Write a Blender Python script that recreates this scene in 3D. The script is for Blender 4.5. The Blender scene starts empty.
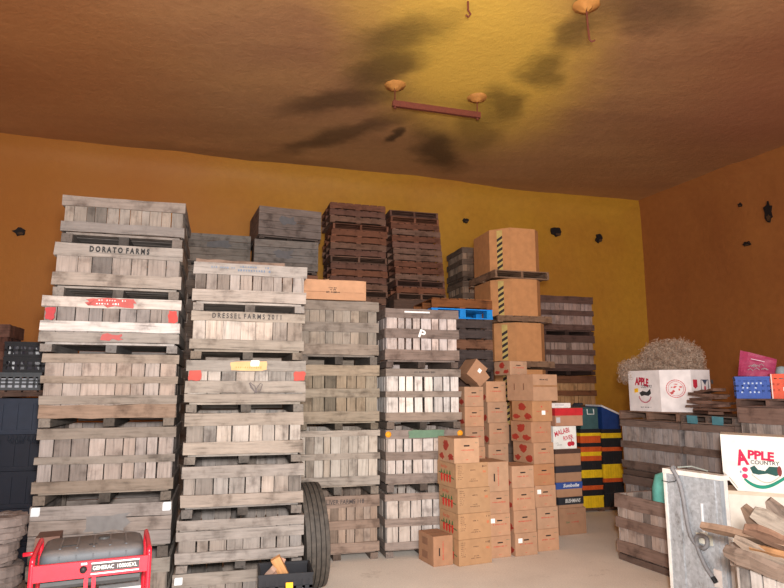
import bpy, math, random
from mathutils import Vector, Matrix, noise as mnoise
R = math.radians
scene = bpy.context.scene
COL = scene.collection
rng = random.Random(7)

# ------------------------------------------------------------------ materials
def new_mat(name):
    m = bpy.data.materials.new(name); m.use_nodes = True
    nt = m.node_tree; b = nt.nodes['Principled BSDF']
    return m, nt, b
def N(nt, t, **k):
    n = nt.nodes.new(t)
    for a, v in k.items():
        if a in n.inputs: n.inputs[a].default_value = v
        else: setattr(n, a, v)
    return n
def ramp(nt, fac, stops):
    r = nt.nodes.new('ShaderNodeValToRGB')
    while len(r.color_ramp.elements) < len(stops): r.color_ramp.elements.new(0.5)
    for e, (p, c) in zip(r.color_ramp.elements, stops):
        e.position = p; e.color = (*c, 1) if len(c) == 3 else c
    nt.links.new(fac, r.inputs[0]); return r
def mixc(nt, a, b, fac, mode='MIX'):
    m = nt.nodes.new('ShaderNodeMix'); m.data_type = 'RGBA'; m.blend_type = mode
    for s, v in ((0, fac), (6, a), (7, b)):
        if hasattr(v, 'is_output'): nt.links.new(v, m.inputs[s])
        elif s == 0: m.inputs[0].default_value = v
        else: m.inputs[s].default_value = (*v, 1)
    return m.outputs[2]
def plain(name, col, rough=.6, metal=0, bump=0, spec=.5, var=.15, scale=30):
    m, nt, b = new_mat(name)
    tc = N(nt, 'ShaderNodeTexCoord')
    nz = N(nt, 'ShaderNodeTexNoise', Scale=scale, Detail=4.0)
    nt.links.new(tc.outputs['Object'], nz.inputs['Vector'])
    r = ramp(nt, nz.outputs[0], [(.3, tuple(c*(1-var) for c in col)), (.7, tuple(min(1, c*(1+var)) for c in col))])
    nt.links.new(r.outputs[0], b.inputs['Base Color'])
    b.inputs['Roughness'].default_value = rough; b.inputs['Metallic'].default_value = metal
    b.inputs['Specular IOR Level'].default_value = spec
    if bump:
        bp = N(nt, 'ShaderNodeBump', Strength=bump, Distance=.01)
        nt.links.new(nz.outputs[0], bp.inputs['Height']); nt.links.new(bp.outputs[0], b.inputs['Normal'])
    return m
def wood_mat(name, contrast=1.0):
    m, nt, b = new_mat(name)
    at = N(nt, 'ShaderNodeAttribute', attribute_name='tone')
    g = N(nt, 'ShaderNodeAttribute', attribute_name='grain')
    mp = N(nt, 'ShaderNodeMapping'); mp.inputs['Scale'].default_value = (3.2, 40, 40)
    nt.links.new(g.outputs['Vector'], mp.inputs[0])
    n1 = N(nt, 'ShaderNodeTexNoise', Scale=1.0, Detail=6.0, Roughness=.65)
    nt.links.new(mp.outputs[0], n1.inputs['Vector'])
    n2 = N(nt, 'ShaderNodeTexNoise', Scale=5.0, Detail=5.0, Roughness=.6)
    nt.links.new(g.outputs['Vector'], n2.inputs['Vector'])
    r1 = ramp(nt, n1.outputs[0], [(.30, (.50,)*3), (.44, (.86,)*3), (.72, (1.10,)*3)])
    r2 = ramp(nt, n2.outputs[0], [(.32, (.40, .37, .36)), (.47, (.86, .85, .84)), (.75, (1.06, 1.06, 1.07))])
    c = mixc(nt, at.outputs['Color'], r1.outputs[0], contrast, 'MULTIPLY')
    c = mixc(nt, c, r2.outputs[0], .8, 'MULTIPLY')
    c = mixc(nt, c, (.84, .795, .775), 1, 'MULTIPLY')
    nt.links.new(c, b.inputs['Base Color'])
    b.inputs['Roughness'].default_value = .88; b.inputs['Specular IOR Level'].default_value = .2
    bp = N(nt, 'ShaderNodeBump', Strength=.35, Distance=.004)
    nt.links.new(n1.outputs[0], bp.inputs['Height']); nt.links.new(bp.outputs[0], b.inputs['Normal'])
    return m
WOOD = wood_mat('weathered_wood')
def carton_mat():
    m, nt, b = new_mat('corrugated_board')
    at = N(nt, 'ShaderNodeAttribute', attribute_name='tone')
    g = N(nt, 'ShaderNodeTexCoord')
    n1 = N(nt, 'ShaderNodeTexNoise', Scale=9.0, Detail=4.0)
    nt.links.new(g.outputs['Object'], n1.inputs['Vector'])
    r1 = ramp(nt, n1.outputs[0], [(.3, (.86, .86, .86)), (.7, (1.06, 1.06, 1.06))])
    c = mixc(nt, at.outputs['Color'], r1.outputs[0], .9, 'MULTIPLY')
    nt.links.new(c, b.inputs['Base Color']); b.inputs['Roughness'].default_value = .75
    b.inputs['Specular IOR Level'].default_value = .25
    return m
CARD = carton_mat()
def tone_mat(name, rough, metal=0, spec=.5):
    m, nt, b = new_mat(name)
    at = N(nt, 'ShaderNodeAttribute', attribute_name='tone')
    g = N(nt, 'ShaderNodeTexCoord')
    n1 = N(nt, 'ShaderNodeTexNoise', Scale=14.0, Detail=5.0)
    nt.links.new(g.outputs['Object'], n1.inputs['Vector'])
    r1 = ramp(nt, n1.outputs[0], [(.3, (.8, .8, .8)), (.7, (1.08, 1.08, 1.08))])
    c = mixc(nt, at.outputs['Color'], r1.outputs[0], .8, 'MULTIPLY')
    nt.links.new(c, b.inputs['Base Color']); b.inputs['Roughness'].default_value = rough
    b.inputs['Metallic'].default_value = metal; b.inputs['Specular IOR Level'].default_value = spec
    return m
INK = tone_mat('ink_and_paint', .7, 0, .3)
PLAST = tone_mat('moulded_plastic', .5, 0, .22)
ENAMEL = tone_mat('enamel_paint', .35)
RUBBER = plain('tyre_rubber', (.055, .045, .036), .75, bump=.3, var=.35, scale=18)
STEELRUST = plain('rusty_steel', (.16, .035, .018), .7, bump=.2)

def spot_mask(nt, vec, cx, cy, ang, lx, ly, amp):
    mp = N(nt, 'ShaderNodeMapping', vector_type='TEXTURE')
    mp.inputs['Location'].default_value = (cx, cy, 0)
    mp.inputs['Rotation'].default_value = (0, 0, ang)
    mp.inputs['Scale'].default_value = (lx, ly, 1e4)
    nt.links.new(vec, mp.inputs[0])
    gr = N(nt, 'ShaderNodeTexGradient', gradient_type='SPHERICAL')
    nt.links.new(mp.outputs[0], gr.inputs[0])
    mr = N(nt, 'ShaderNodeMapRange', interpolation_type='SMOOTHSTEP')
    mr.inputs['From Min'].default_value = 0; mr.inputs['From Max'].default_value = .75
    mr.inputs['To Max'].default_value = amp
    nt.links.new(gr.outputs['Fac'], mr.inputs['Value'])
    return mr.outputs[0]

def foam_mat(name, base, base2, spots=(), flat='xy', bright=None, bumpy=.5):
    m, nt, b = new_mat(name)
    tc = N(nt, 'ShaderNodeTexCoord'); v = tc.outputs['Object']
    n1 = N(nt, 'ShaderNodeTexNoise', Scale=.35, Detail=5.0, Roughness=.55)
    n2 = N(nt, 'ShaderNodeTexNoise', Scale=7.0, Detail=6.0, Roughness=.65)
    mpp = N(nt, 'ShaderNodeMapping'); mpp.inputs['Rotation'].default_value = (0, 0, R(-17)); mpp.inputs['Scale'].default_value = (.5, 2.2, 1)
    nt.links.new(v, mpp.inputs[0]); nt.links.new(mpp.outputs[0], n1.inputs['Vector'])
    nt.links.new(v, n2.inputs['Vector'])
    r1 = ramp(nt, n1.outputs[0], [(.34, base2), (.66, base)])
    c = r1.outputs[0]
    r2 = ramp(nt, n2.outputs[0], [(.3, (.84, .82, .8)), (.7, (1.06, 1.06, 1.06))])
    c = mixc(nt, c, r2.outputs[0], .7, 'MULTIPLY')
    # distort coordinates for the marks
    nd = N(nt, 'ShaderNodeTexNoise', Scale=1.6, Detail=4.0)
    nt.links.new(v, nd.inputs['Vector'])
    sub = N(nt, 'ShaderNodeVectorMath', operation='SUBTRACT'); sub.inputs[1].default_value = (.5, .5, .5)
    nt.links.new(nd.outputs['Color'], sub.inputs[0])
    sc = N(nt, 'ShaderNodeVectorMath', operation='SCALE'); sc.inputs['Scale'].default_value = .7
    nt.links.new(sub.outputs[0], sc.inputs[0])
    ad = N(nt, 'ShaderNodeVectorMath', operation='ADD')
    nt.links.new(v, ad.inputs[0]); nt.links.new(sc.outputs[0], ad.inputs[1]); w = ad.outputs[0]
    if bright:
        for (cx, cy, ang, lx, ly, amp, colr) in bright:
            mk = spot_mask(nt, w, cx, cy, ang, lx, ly, amp)
            c = mixc(nt, c, colr, mk)
    for (cx, cy, ang, lx, ly, amp) in spots:
        mk = spot_mask(nt, w, cx, cy, ang, lx, ly, amp)
        c = mixc(nt, c, (.035, .022, .014), mk)
    nt.links.new(c, b.inputs['Base Color'])
    b.inputs['Roughness'].default_value = .62; b.inputs['Specular IOR Level'].default_value = .3
    bp = N(nt, 'ShaderNodeBump', Strength=bumpy, Distance=.03)
    nt.links.new(n2.outputs[0], bp.inputs['Height']); nt.links.new(bp.outputs[0], b.inputs['Normal'])
    return m

# ------------------------------------------------------------------ mesh builder
class MB:
    def __init__(s): s.v = []; s.f = []; s.c = []; s.g = []
    def quadmesh(s, verts, faces, col, axis=0):
        o = len(s.v); s.v += [Vector(p) for p in verts]
        off = Vector((rng.uniform(0, 50), rng.uniform(0, 50), rng.uniform(0, 50)))
        for fc in faces:
            s.f.append([o+i for i in fc]); s.c.append(col)
            gl = []
            for i in fc:
                p = s.v[o+i]
                q = (p.x, p.y, p.z) if axis == 0 else ((p.y, p.x, p.z) if axis == 1 else (p.z, p.x, p.y))
                gl.append(Vector(q)+off)
            s.g.append(gl)
    def box(s, x0, x1, y0, y1, z0, z1, col, j=0.0, M=None, axis=None, seg=1):
        d = (x1-x0, y1-y0, z1-z0)
        if axis is None: axis = max(range(3), key=lambda i: d[i])
        lo = (x0, y0, z0); hi = (x1, y1, z1)
        o1, o2 = [i for i in range(3) if i != axis]
        vs = []
        for k in range(seg+1):
            a = lo[axis]+(hi[axis]-lo[axis])*k/seg
            for (p, q) in ((0, 0), (1, 0), (1, 1), (0, 1)):
                c = [0, 0, 0]; c[axis] = a+(rng.uniform(-j, j) if k in (0, seg) else 0)
                c[o1] = (lo[o1], hi[o1])[p]+rng.uniform(-j, j)*min(1, d[o1]*25)
                c[o2] = (lo[o2], hi[o2])[q]+rng.uniform(-j, j)*min(1, d[o2]*25)
                vs.append(Vector(c))
        fs = []
        flip = (axis == 1)
        for k in range(seg):
            b0 = k*4; b1 = b0+4
            for e in range(4):
                n = (e+1) % 4
                fs.append([b0+e, b0+n, b1+n, b1+e] if not flip else [b0+e, b1+e, b1+n, b0+n])
        e0 = [3, 2, 1, 0]; e1 = [seg*4+i for i in range(4)]
        if flip: e0.reverse(); e1.reverse()
        fs += [e0, e1]
        if M is not None:
            loc = [M @ p for p in vs]
            o = len(s.v); s.quadmesh(vs, fs, col, axis)
            for i, p in enumerate(loc): s.v[o+i] = p
        else: s.quadmesh(vs, fs, col, axis)
    def prism(s, fr, pts, d0, d1, col):
        n = len(pts)
        vs = [fr(p[0], p[1], d0) for p in pts]+[fr(p[0], p[1], d1) for p in pts]
        fs = [list(range(n))[::-1], [n+i for i in range(n)]]+[[i, (i+1) % n, n+(i+1) % n, n+i] for i in range(n)]
        s.quadmesh(vs, fs, col)
    def tube(s, pts, r, col, n=8, cap=True):
        pts = [Vector(p) for p in pts]; rings = []
        up = Vector((0, 0, 1)); prev = None
        for i, p in enumerate(pts):
            t = (pts[min(i+1, len(pts)-1)]-pts[max(i-1, 0)]).normalized()
            a = prev if prev is not None else (up if abs(t.z) < .9 else Vector((1, 0, 0)))
            a = (a-t*a.dot(t)).normalized(); prev = a; b = t.cross(a)
            rr = r[i] if isinstance(r, (list, tuple)) else r
            rings.append([p+(a*math.cos(2*math.pi*k/n)+b*math.sin(2*math.pi*k/n))*rr for k in range(n)])
        vs = [q for rg in rings for q in rg]
        fs = [[i*n+k, i*n+(k+1) % n, (i+1)*n+(k+1) % n, (i+1)*n+k] for i in range(len(pts)-1) for k in range(n)]
        if cap: fs += [list(range(n))[::-1], [(len(pts)-1)*n+k for k in range(n)]]
        s.quadmesh(vs, fs, col)
    def lathe(s, prof, n, col, M=None, closed=False):
        vs = []; m = len(prof)
        for k in range(n):
            a = 2*math.pi*k/n
            for (r, z) in prof:
                p = Vector((r*math.cos(a), r*math.sin(a), z)); vs.append(M @ p if M is not None else p)
        fs = []
        for k in range(n):
            k2 = (k+1) % n
            for i in range(m if closed else m-1):
                i2 = (i+1) % m
                fs.append([k*m+i, k2*m+i, k2*m+i2, k*m+i2])
        s.quadmesh(vs, fs, col)
    def build(s, name, mat, parent=None, smooth=False):
        me = bpy.data.meshes.new(name)
        me.from_pydata([tuple(p) for p in s.v], [], s.f); me.update()
        ca = me.color_attributes.new('tone', 'FLOAT_COLOR', 'CORNER')
        ga = me.attributes.new('grain', 'FLOAT_VECTOR', 'CORNER')
        cv = []; gv = []
        for c, gl in zip(s.c, s.g):
            for q in gl: cv += [c[0], c[1], c[2], 1.0]; gv += [q.x, q.y, q.z]
        ca.data.foreach_set('color', cv); ga.data.foreach_set('vector', gv)
        me.materials.append(mat)
        if smooth: me.polygons.foreach_set('use_smooth', [True]*len(me.polygons))
        o = bpy.data.objects.new(name, me); COL.objects.link(o)
        if parent is not None: o.parent = parent
        return o
def tag(o, label=None, cat=None, group=None, kind=None):
    if label: o['label'] = label
    if cat: o['category'] = cat
    if group: o['group'] = group
    if kind: o['kind'] = kind
    return o
def empty(name, loc, rz=0, label=None, cat=None, group=None, rot=None):
    o = bpy.data.objects.new(name, None); COL.objects.link(o)
    o.empty_display_size = .1
    o.location = loc; o.rotation_euler = rot or (0, 0, R(rz)); return tag(o, label, cat, group)
def copy_tree(o, parent=None):
    c = o.copy(); COL.objects.link(c)
    if parent is not None: c.parent = parent
    for ch in list(o.children): copy_tree(ch, c)
    return c
def uv(yaw): y = R(yaw); return (math.cos(y), math.sin(y)), (-math.sin(y), math.cos(y))
def ctr(FL, yaw, W, D, dx=0, dy=0):
    u, v = uv(yaw); a = W/2+dx; b = D/2+dy
    return (FL[0]+u[0]*a+v[0]*b, FL[1]+u[1]*a+v[1]*b)
def vary(c, a=.12): 
    k = 1+rng.uniform(-a, a); t = rng.uniform(-.04, .04)
    return (c[0]*k*(1+t), c[1]*k, c[2]*k*(1-t))
def letters(s, width, height, mat, parent, M, col, name='lettering', shear=0, arc=None, bold=.0):
    cu = bpy.data.curves.new('t', 'FONT'); cu.body = s; cu.size = 1; cu.extrude = .0; cu.shear = shear; cu.offset = bold
    cu.align_x = 'LEFT'; cu.resolution_u = 3
    to = bpy.data.objects.new('t', cu); COL.objects.link(to)
    dg = bpy.context.evaluated_depsgraph_get(); me = bpy.data.meshes.new_from_object(to.evaluated_get(dg))
    bpy.data.objects.remove(to); bpy.data.curves.remove(cu)
    xs = [v.co.x for v in me.vertices]; ys = [v.co.y for v in me.vertices]
    x0, x1, y0, y1 = min(xs), max(xs), min(ys), max(ys)
    for v in me.vertices:
        a = (v.co.x-x0)/(x1-x0)-.5; b = (v.co.y-y0)/(y1-y0)-.5
        z = b*height + (arc*(1-4*a*a) if arc else 0)
        v.co = M @ Vector((a*width, z, 0.0))
    me.name = name; me.materials.clear(); me.materials.append(mat)
    ca = me.color_attributes.new('tone', 'FLOAT_COLOR', 'CORNER')
    for d in ca.data: d.color = (*col, 1)
    o = bpy.data.objects.new(name, me); COL.objects.link(o); o.parent = parent
    return o
def face_front(D, x, z, lift=.002, roll=0):   # matrix placing text on a front face
    return Matrix.Translation((x, -D/2-lift, z)) @ Matrix.Rotation(R(90), 4, 'X') @ Matrix.Rotation(R(roll), 4, 'Z')
def face_left(W, y, z, lift=.002, roll=0):
    return Matrix.Translation((-W/2-lift, y, z)) @ Matrix.Rotation(R(-90), 4, 'Z') @ Matrix.Rotation(R(90), 4, 'X') @ Matrix.Rotation(R(roll), 4, 'Z')

# ------------------------------------------------------------------ setting
YW, YR = 17.2, -69.0          # bearings of the back wall and the right wall
CZ = 7.08; CX0, CY0 = 6.742, 16.0
uB = (math.cos(R(YW)), math.sin(R(YW))); uR = (math.cos(R(YR)), math.sin(R(YR)))
bl = (CX0-uB[0]*17.5, CY0-uB[1]*17.5)
fr_ = (CX0+uR[0]*20, CY0+uR[1]*20)
fl = (bl[0]+uR[0]*14, bl[1]+uR[1]*14)
def wall(name, a, b, mat, nx=60, nz=26, th=.25, flipn=1, z1=CZ+.15):
    # thick wall whose room-side face carries gentle sprayed-foam undulation
    d = Vector((b[0]-a[0], b[1]-a[1], 0)); L = d.length; d.normalize(); n = Vector((-d.y, d.x, 0))*flipn
    vs = []; fs = []
    for k in range(nz+1):
        for i in range(nx+1):
            p = Vector((a[0], a[1], 0))+d*(L*i/nx)+Vector((0, 0, z1*k/nz))
            w = mnoise.noise(p*.8)*.05+mnoise.noise(p*2.3)*.015
            cove = max(0, (p.z-(CZ-.35))/.35); w += .22*cove*cove
            vs.append(p+n*w)
    m = nx+1
    for k in range(nz):
        for i in range(nx): fs.append([k*m+i, k*m+i+1, (k+1)*m+i+1, (k+1)*m+i])
    o0 = len(vs)
    back = [Vector((a[0], a[1], 0))-n*th, Vector((b[0], b[1], 0))-n*th, Vector((b[0], b[1], z1))-n*th, Vector((a[0], a[1], z1))-n*th]
    vs += back
    fs += [[o0+3, o0+2, o0+1, o0], [0, o0, o0+1, nx], [nz*m+nx, o0+2, o0+3, nz*m], [0, nz*m, o0+3, o0], [nx, o0+1, o0+2, nz*m+nx]]
    b_ = MB(); b_.quadmesh(vs, fs, (1, 1, 1)); o = b_.build(name, mat, smooth=False)
    for pl in o.data.polygons[:nx*nz]: pl.use_smooth = True
    return tag(o, kind='structure')
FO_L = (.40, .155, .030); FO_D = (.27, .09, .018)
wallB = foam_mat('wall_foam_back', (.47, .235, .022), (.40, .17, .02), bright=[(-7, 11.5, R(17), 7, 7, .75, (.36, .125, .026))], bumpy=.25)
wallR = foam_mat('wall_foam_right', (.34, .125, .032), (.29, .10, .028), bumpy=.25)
wb = wall('wall_back', (CX0+uB[0]*.35, CY0+uB[1]*.35), bl, wallB, nx=90)
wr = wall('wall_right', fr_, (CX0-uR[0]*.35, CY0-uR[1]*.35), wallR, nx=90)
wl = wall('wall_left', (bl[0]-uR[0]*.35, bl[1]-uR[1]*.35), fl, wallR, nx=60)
# ceiling with soot marks blown out from the old cooling unit
def seg(a, b, w, amp):
    cx, cy = (a[0]+b[0])/2, (a[1]+b[1])/2; L = math.hypot(b[0]-a[0], b[1]-a[1])
    return (cx, cy, math.atan2(b[1]-a[1], b[0]-a[0]), L*.95, w*1.35, amp*.85)
SOOT = __import__('json').loads('''[[[0.653, 7.614], [-0.447, 8.408], 0.45, 0.75], [[0.394, 8.573], [-0.686, 9.302], 0.4, 0.8], [[-0.034, 9.639], [-1.743, 10.308], 0.4, 0.75], [[-0.037, 10.718], [-2.137, 12.153], 0.35, 0.75], [[0.155, 11.16], [-0.121, 11.687], 0.14, 0.95], [[0.702, 11.252], [1.268, 13.2], 0.5, 0.9], [[1.427, 10.23], [1.844, 12.153], 0.5, 0.55], [[1.766, 9.502], [2.108, 10.634], 0.35, 0.7], [[2.223, 8.49], [2.491, 9.401], 0.35, 0.7], [[2.585, 7.568], [2.635, 8.354], 0.35, 0.7], [[2.814, 7.183], [4.032, 7.568], 0.5, 0.6], [[-5.378, 11.89], [-1.609, 13.014], 0.4, 0.35]]''')
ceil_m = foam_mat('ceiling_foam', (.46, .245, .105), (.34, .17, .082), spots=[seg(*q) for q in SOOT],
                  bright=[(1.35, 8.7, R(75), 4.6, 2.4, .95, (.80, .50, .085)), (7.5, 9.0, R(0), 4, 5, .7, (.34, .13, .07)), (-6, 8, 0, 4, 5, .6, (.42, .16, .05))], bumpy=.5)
b_ = MB(); nx, ny = 70, 60
vs = []
for j in range(ny+1):
    for i in range(nx+1):
        p = Vector((-15+32*i/nx, -5+24*j/ny, CZ))
        p.z += mnoise.noise(Vector((p.x*.5, p.y*.5, 1)))*.05+mnoise.noise(Vector((p.x*1.7, p.y*1.7, 5)))*.02
        vs.append(p)
fs = [[j*(nx+1)+i, (j+1)*(nx+1)+i, (j+1)*(nx+1)+i+1, j*(nx+1)+i+1] for j in range(ny) for i in range(nx)]
n0 = len(vs); vs += [Vector(q) for q in ((-15, -5, CZ+.3), (17, -5, CZ+.3), (17, 19, CZ+.3), (-15, 19, CZ+.3))]
fs.append([n0, n0+1, n0+2, n0+3])
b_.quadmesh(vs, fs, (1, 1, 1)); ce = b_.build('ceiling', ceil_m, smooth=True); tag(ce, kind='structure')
# floor
m, nt, b = new_mat('concrete_floor')
tc = N(nt, 'ShaderNodeTexCoord')
n1 = N(nt, 'ShaderNodeTexNoise', Scale=.9, Detail=6.0, Roughness=.6); n2 = N(nt, 'ShaderNodeTexNoise', Scale=60.0, Detail=3.0)
n3 = N(nt, 'ShaderNodeTexNoise', Scale=2.6, Detail=8.0, Roughness=.7)
for n_ in (n1, n2, n3): nt.links.new(tc.outputs['Object'], n_.inputs['Vector'])
r1 = ramp(nt, n1.outputs[0], [(.3, (.66, .60, .53)), (.7, (.80, .74, .66))])
r2 = ramp(nt, n2.outputs[0], [(.35, (.9, .9, .9)), (.65, (1.05, 1.05, 1.05))])
r3 = ramp(nt, n3.outputs[0], [(.28, (.55, .52, .48)), (.40, (1, 1, 1))])
c = mixc(nt, r1.outputs[0], r2.outputs[0], 1, 'MULTIPLY'); c = mixc(nt, c, r3.outputs[0], .7, 'MULTIPLY')
nt.links.new(c, b.inputs['Base Color']); b.inputs['Roughness'].default_value = .7
FLOOR_M = m
b_ = MB(); b_.box(-15, 17, -5, 19, -.2, 0, (1, 1, 1)); tag(b_.build('floor', FLOOR_M), kind='structure')

# holes and marks knocked in the wall foam
def foam_hole(X, Y, Z, nrm, w, h, label, seed):
    rr = random.Random(seed); n = Vector((nrm[0], nrm[1], 0)).normalized(); t = Vector((-n.y, n.x, 0))
    pts = []
    for k in range(14):
        a = 2*math.pi*k/14; q = rr.uniform(.6, 1.15); pts.append((w/2*math.cos(a)*q, h/2*math.sin(a)*q))
    c = Vector((X, Y, Z))
    mb = MB(); fr = lambda s, t2, d: t*s+Vector((0, 0, t2))+n*d
    mb.prism(fr, pts, -.03, .012, (.012, .008, .008))
    mb.prism(fr, [(p[0]*.5+w*.1, p[1]*.3-h*.25) for p in pts], .012, .03, (.07, .035, .015))
    o = mb.build('foam_gouge', INK); o.location = c; tag(o, label, 'hole', 'gouges in the foam walls'); return o
nB = (uB[1], -uB[0]); nR = (uR[1]*1, -uR[0]*1)
def onB(t, z): return (CX0+uB[0]*t+nB[0]*.05, CY0+uB[1]*t+nB[1]*.05, z)
def onR(t, z): return (CX0+uR[0]*t+nR[0]*.05, CY0+uR[1]*t+nR[1]*.05, z)
foam_hole(*onB(-14.71, 5.18), nB, .25, .17, 'dark oval gouge low on the far left of the orange back wall', 3)
foam_hole(*onB(-2.65, 6.12), nB, .34, .32, 'ragged black gouge in the back wall just right of the striped tall cartons', 4)
foam_hole(*onB(-1.40, 6.03), nB, .22, .24, 'small dark gouge in the back wall nearest the right corner', 5)
foam_hole(*onB(-5.19, 6.2), nB, .16, .14, 'small dark gouge in the back wall beside the left top of the striped tall cartons', 6)
foam_hole(*onR(3.09, 5.29), nR, .22, .13, 'short dark gouge low on the right wall', 7)
foam_hole(*onR(3.66, 5.85), nR, .18, .52, 'tall narrow black gouge on the right wall', 8)
foam_hole(*onR(3.02, 6.2), nR, .10, .10, 'tiny dark nick at upper left of the tall gouge on the right wall', 9)

# ceiling hangers and the steel channel
def foam_cone(x, y, label):
    mb = MB(); mb.lathe([(.18, .02), (.17, -.005), (.11, -.02), (.08, -.055), (.0, -.075)], 18, (.55, .24, .06))
    for i, p in enumerate(mb.v): mb.v[i] = p+Vector((rng.uniform(-.012, .012), rng.uniform(-.012, .012), rng.uniform(-.008, .008)))
    o = mb.build('foam_boss', INK, smooth=True); o.location = (x, y, CZ-.02); tag(o, label, 'foam boss', 'foam bosses on the ceiling'); return o
HP = [(.049, 9.40), (1.46, 9.82)]
foam_cone(*HP[0], 'orange foam boss on the ceiling above the left end of the hanging steel channel')
foam_cone(*HP[1], 'orange foam boss on the ceiling above the right end of the hanging steel channel')
foam_cone(2.537, 7.287, 'orange foam boss on the ceiling holding a lone bent rod')
ch = empty('hanging_channel', (HP[0][0], HP[0][1], 6.70), 0, 'rust-brown steel channel hung from the ceiling on two rods', 'steel channel')
mb = MB(); dv = Vector((HP[1][0]-HP[0][0], HP[1][1]-HP[0][1], 0)); an = math.atan2(dv.y, dv.x); Lc = dv.length
M = Matrix.Rotation(an, 4, 'Z')
mb.box(-.04, Lc+.05, -.025, .025, 0, .012, (.2, .05, .03), M=M); mb.box(-.04, Lc+.05, -.03, -.02, 0, .10, (.2, .05, .03), M=M); mb.box(-.04, Lc+.05, .02, .03, 0, .10, (.2, .05, .03), M=M)
mb.build('channel', STEELRUST, ch)
for s_ in (0, Lc):
    mb = MB(); p = M @ Vector((s_, 0, 0)); mb.tube([p+Vector((0, 0, -.02)), p+Vector((0, 0, .30))], .009, (.2, .1, .05)); mb.build('rod', STEELRUST, ch)
    mb = MB(); mb.tube([p+Vector((0, 0, -.035)), p+Vector((0, 0, -.005))], .02, (.2, .1, .05), n=6); mb.build('nut', STEELRUST, ch)
rd = empty('bent_rod', (2.537, 7.287, 6.56), 0, 'dark bent rod hanging from the right foam boss', 'rod')
mb = MB(); mb.tube([(0, 0, .50), (.01, 0, .2), (.02, 0, .03), (.05, 0, 0), (.09, 0, .02)], .012, (.1, .06, .04)); mb.build('rod', STEELRUST, rd)
rd = empty('hanger_hook', (.98, 7.183, 6.84), 0, 'small dark hook hanging at the top edge of the ceiling view', 'hook')
mb = MB(); mb.tube([(0, 0, .24), (0, 0, .1), (.03, 0, .04), (0, 0, 0), (-.03, 0, .03)], .013, (.1, .06, .04)); mb.build('hook', STEELRUST, rd)

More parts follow.
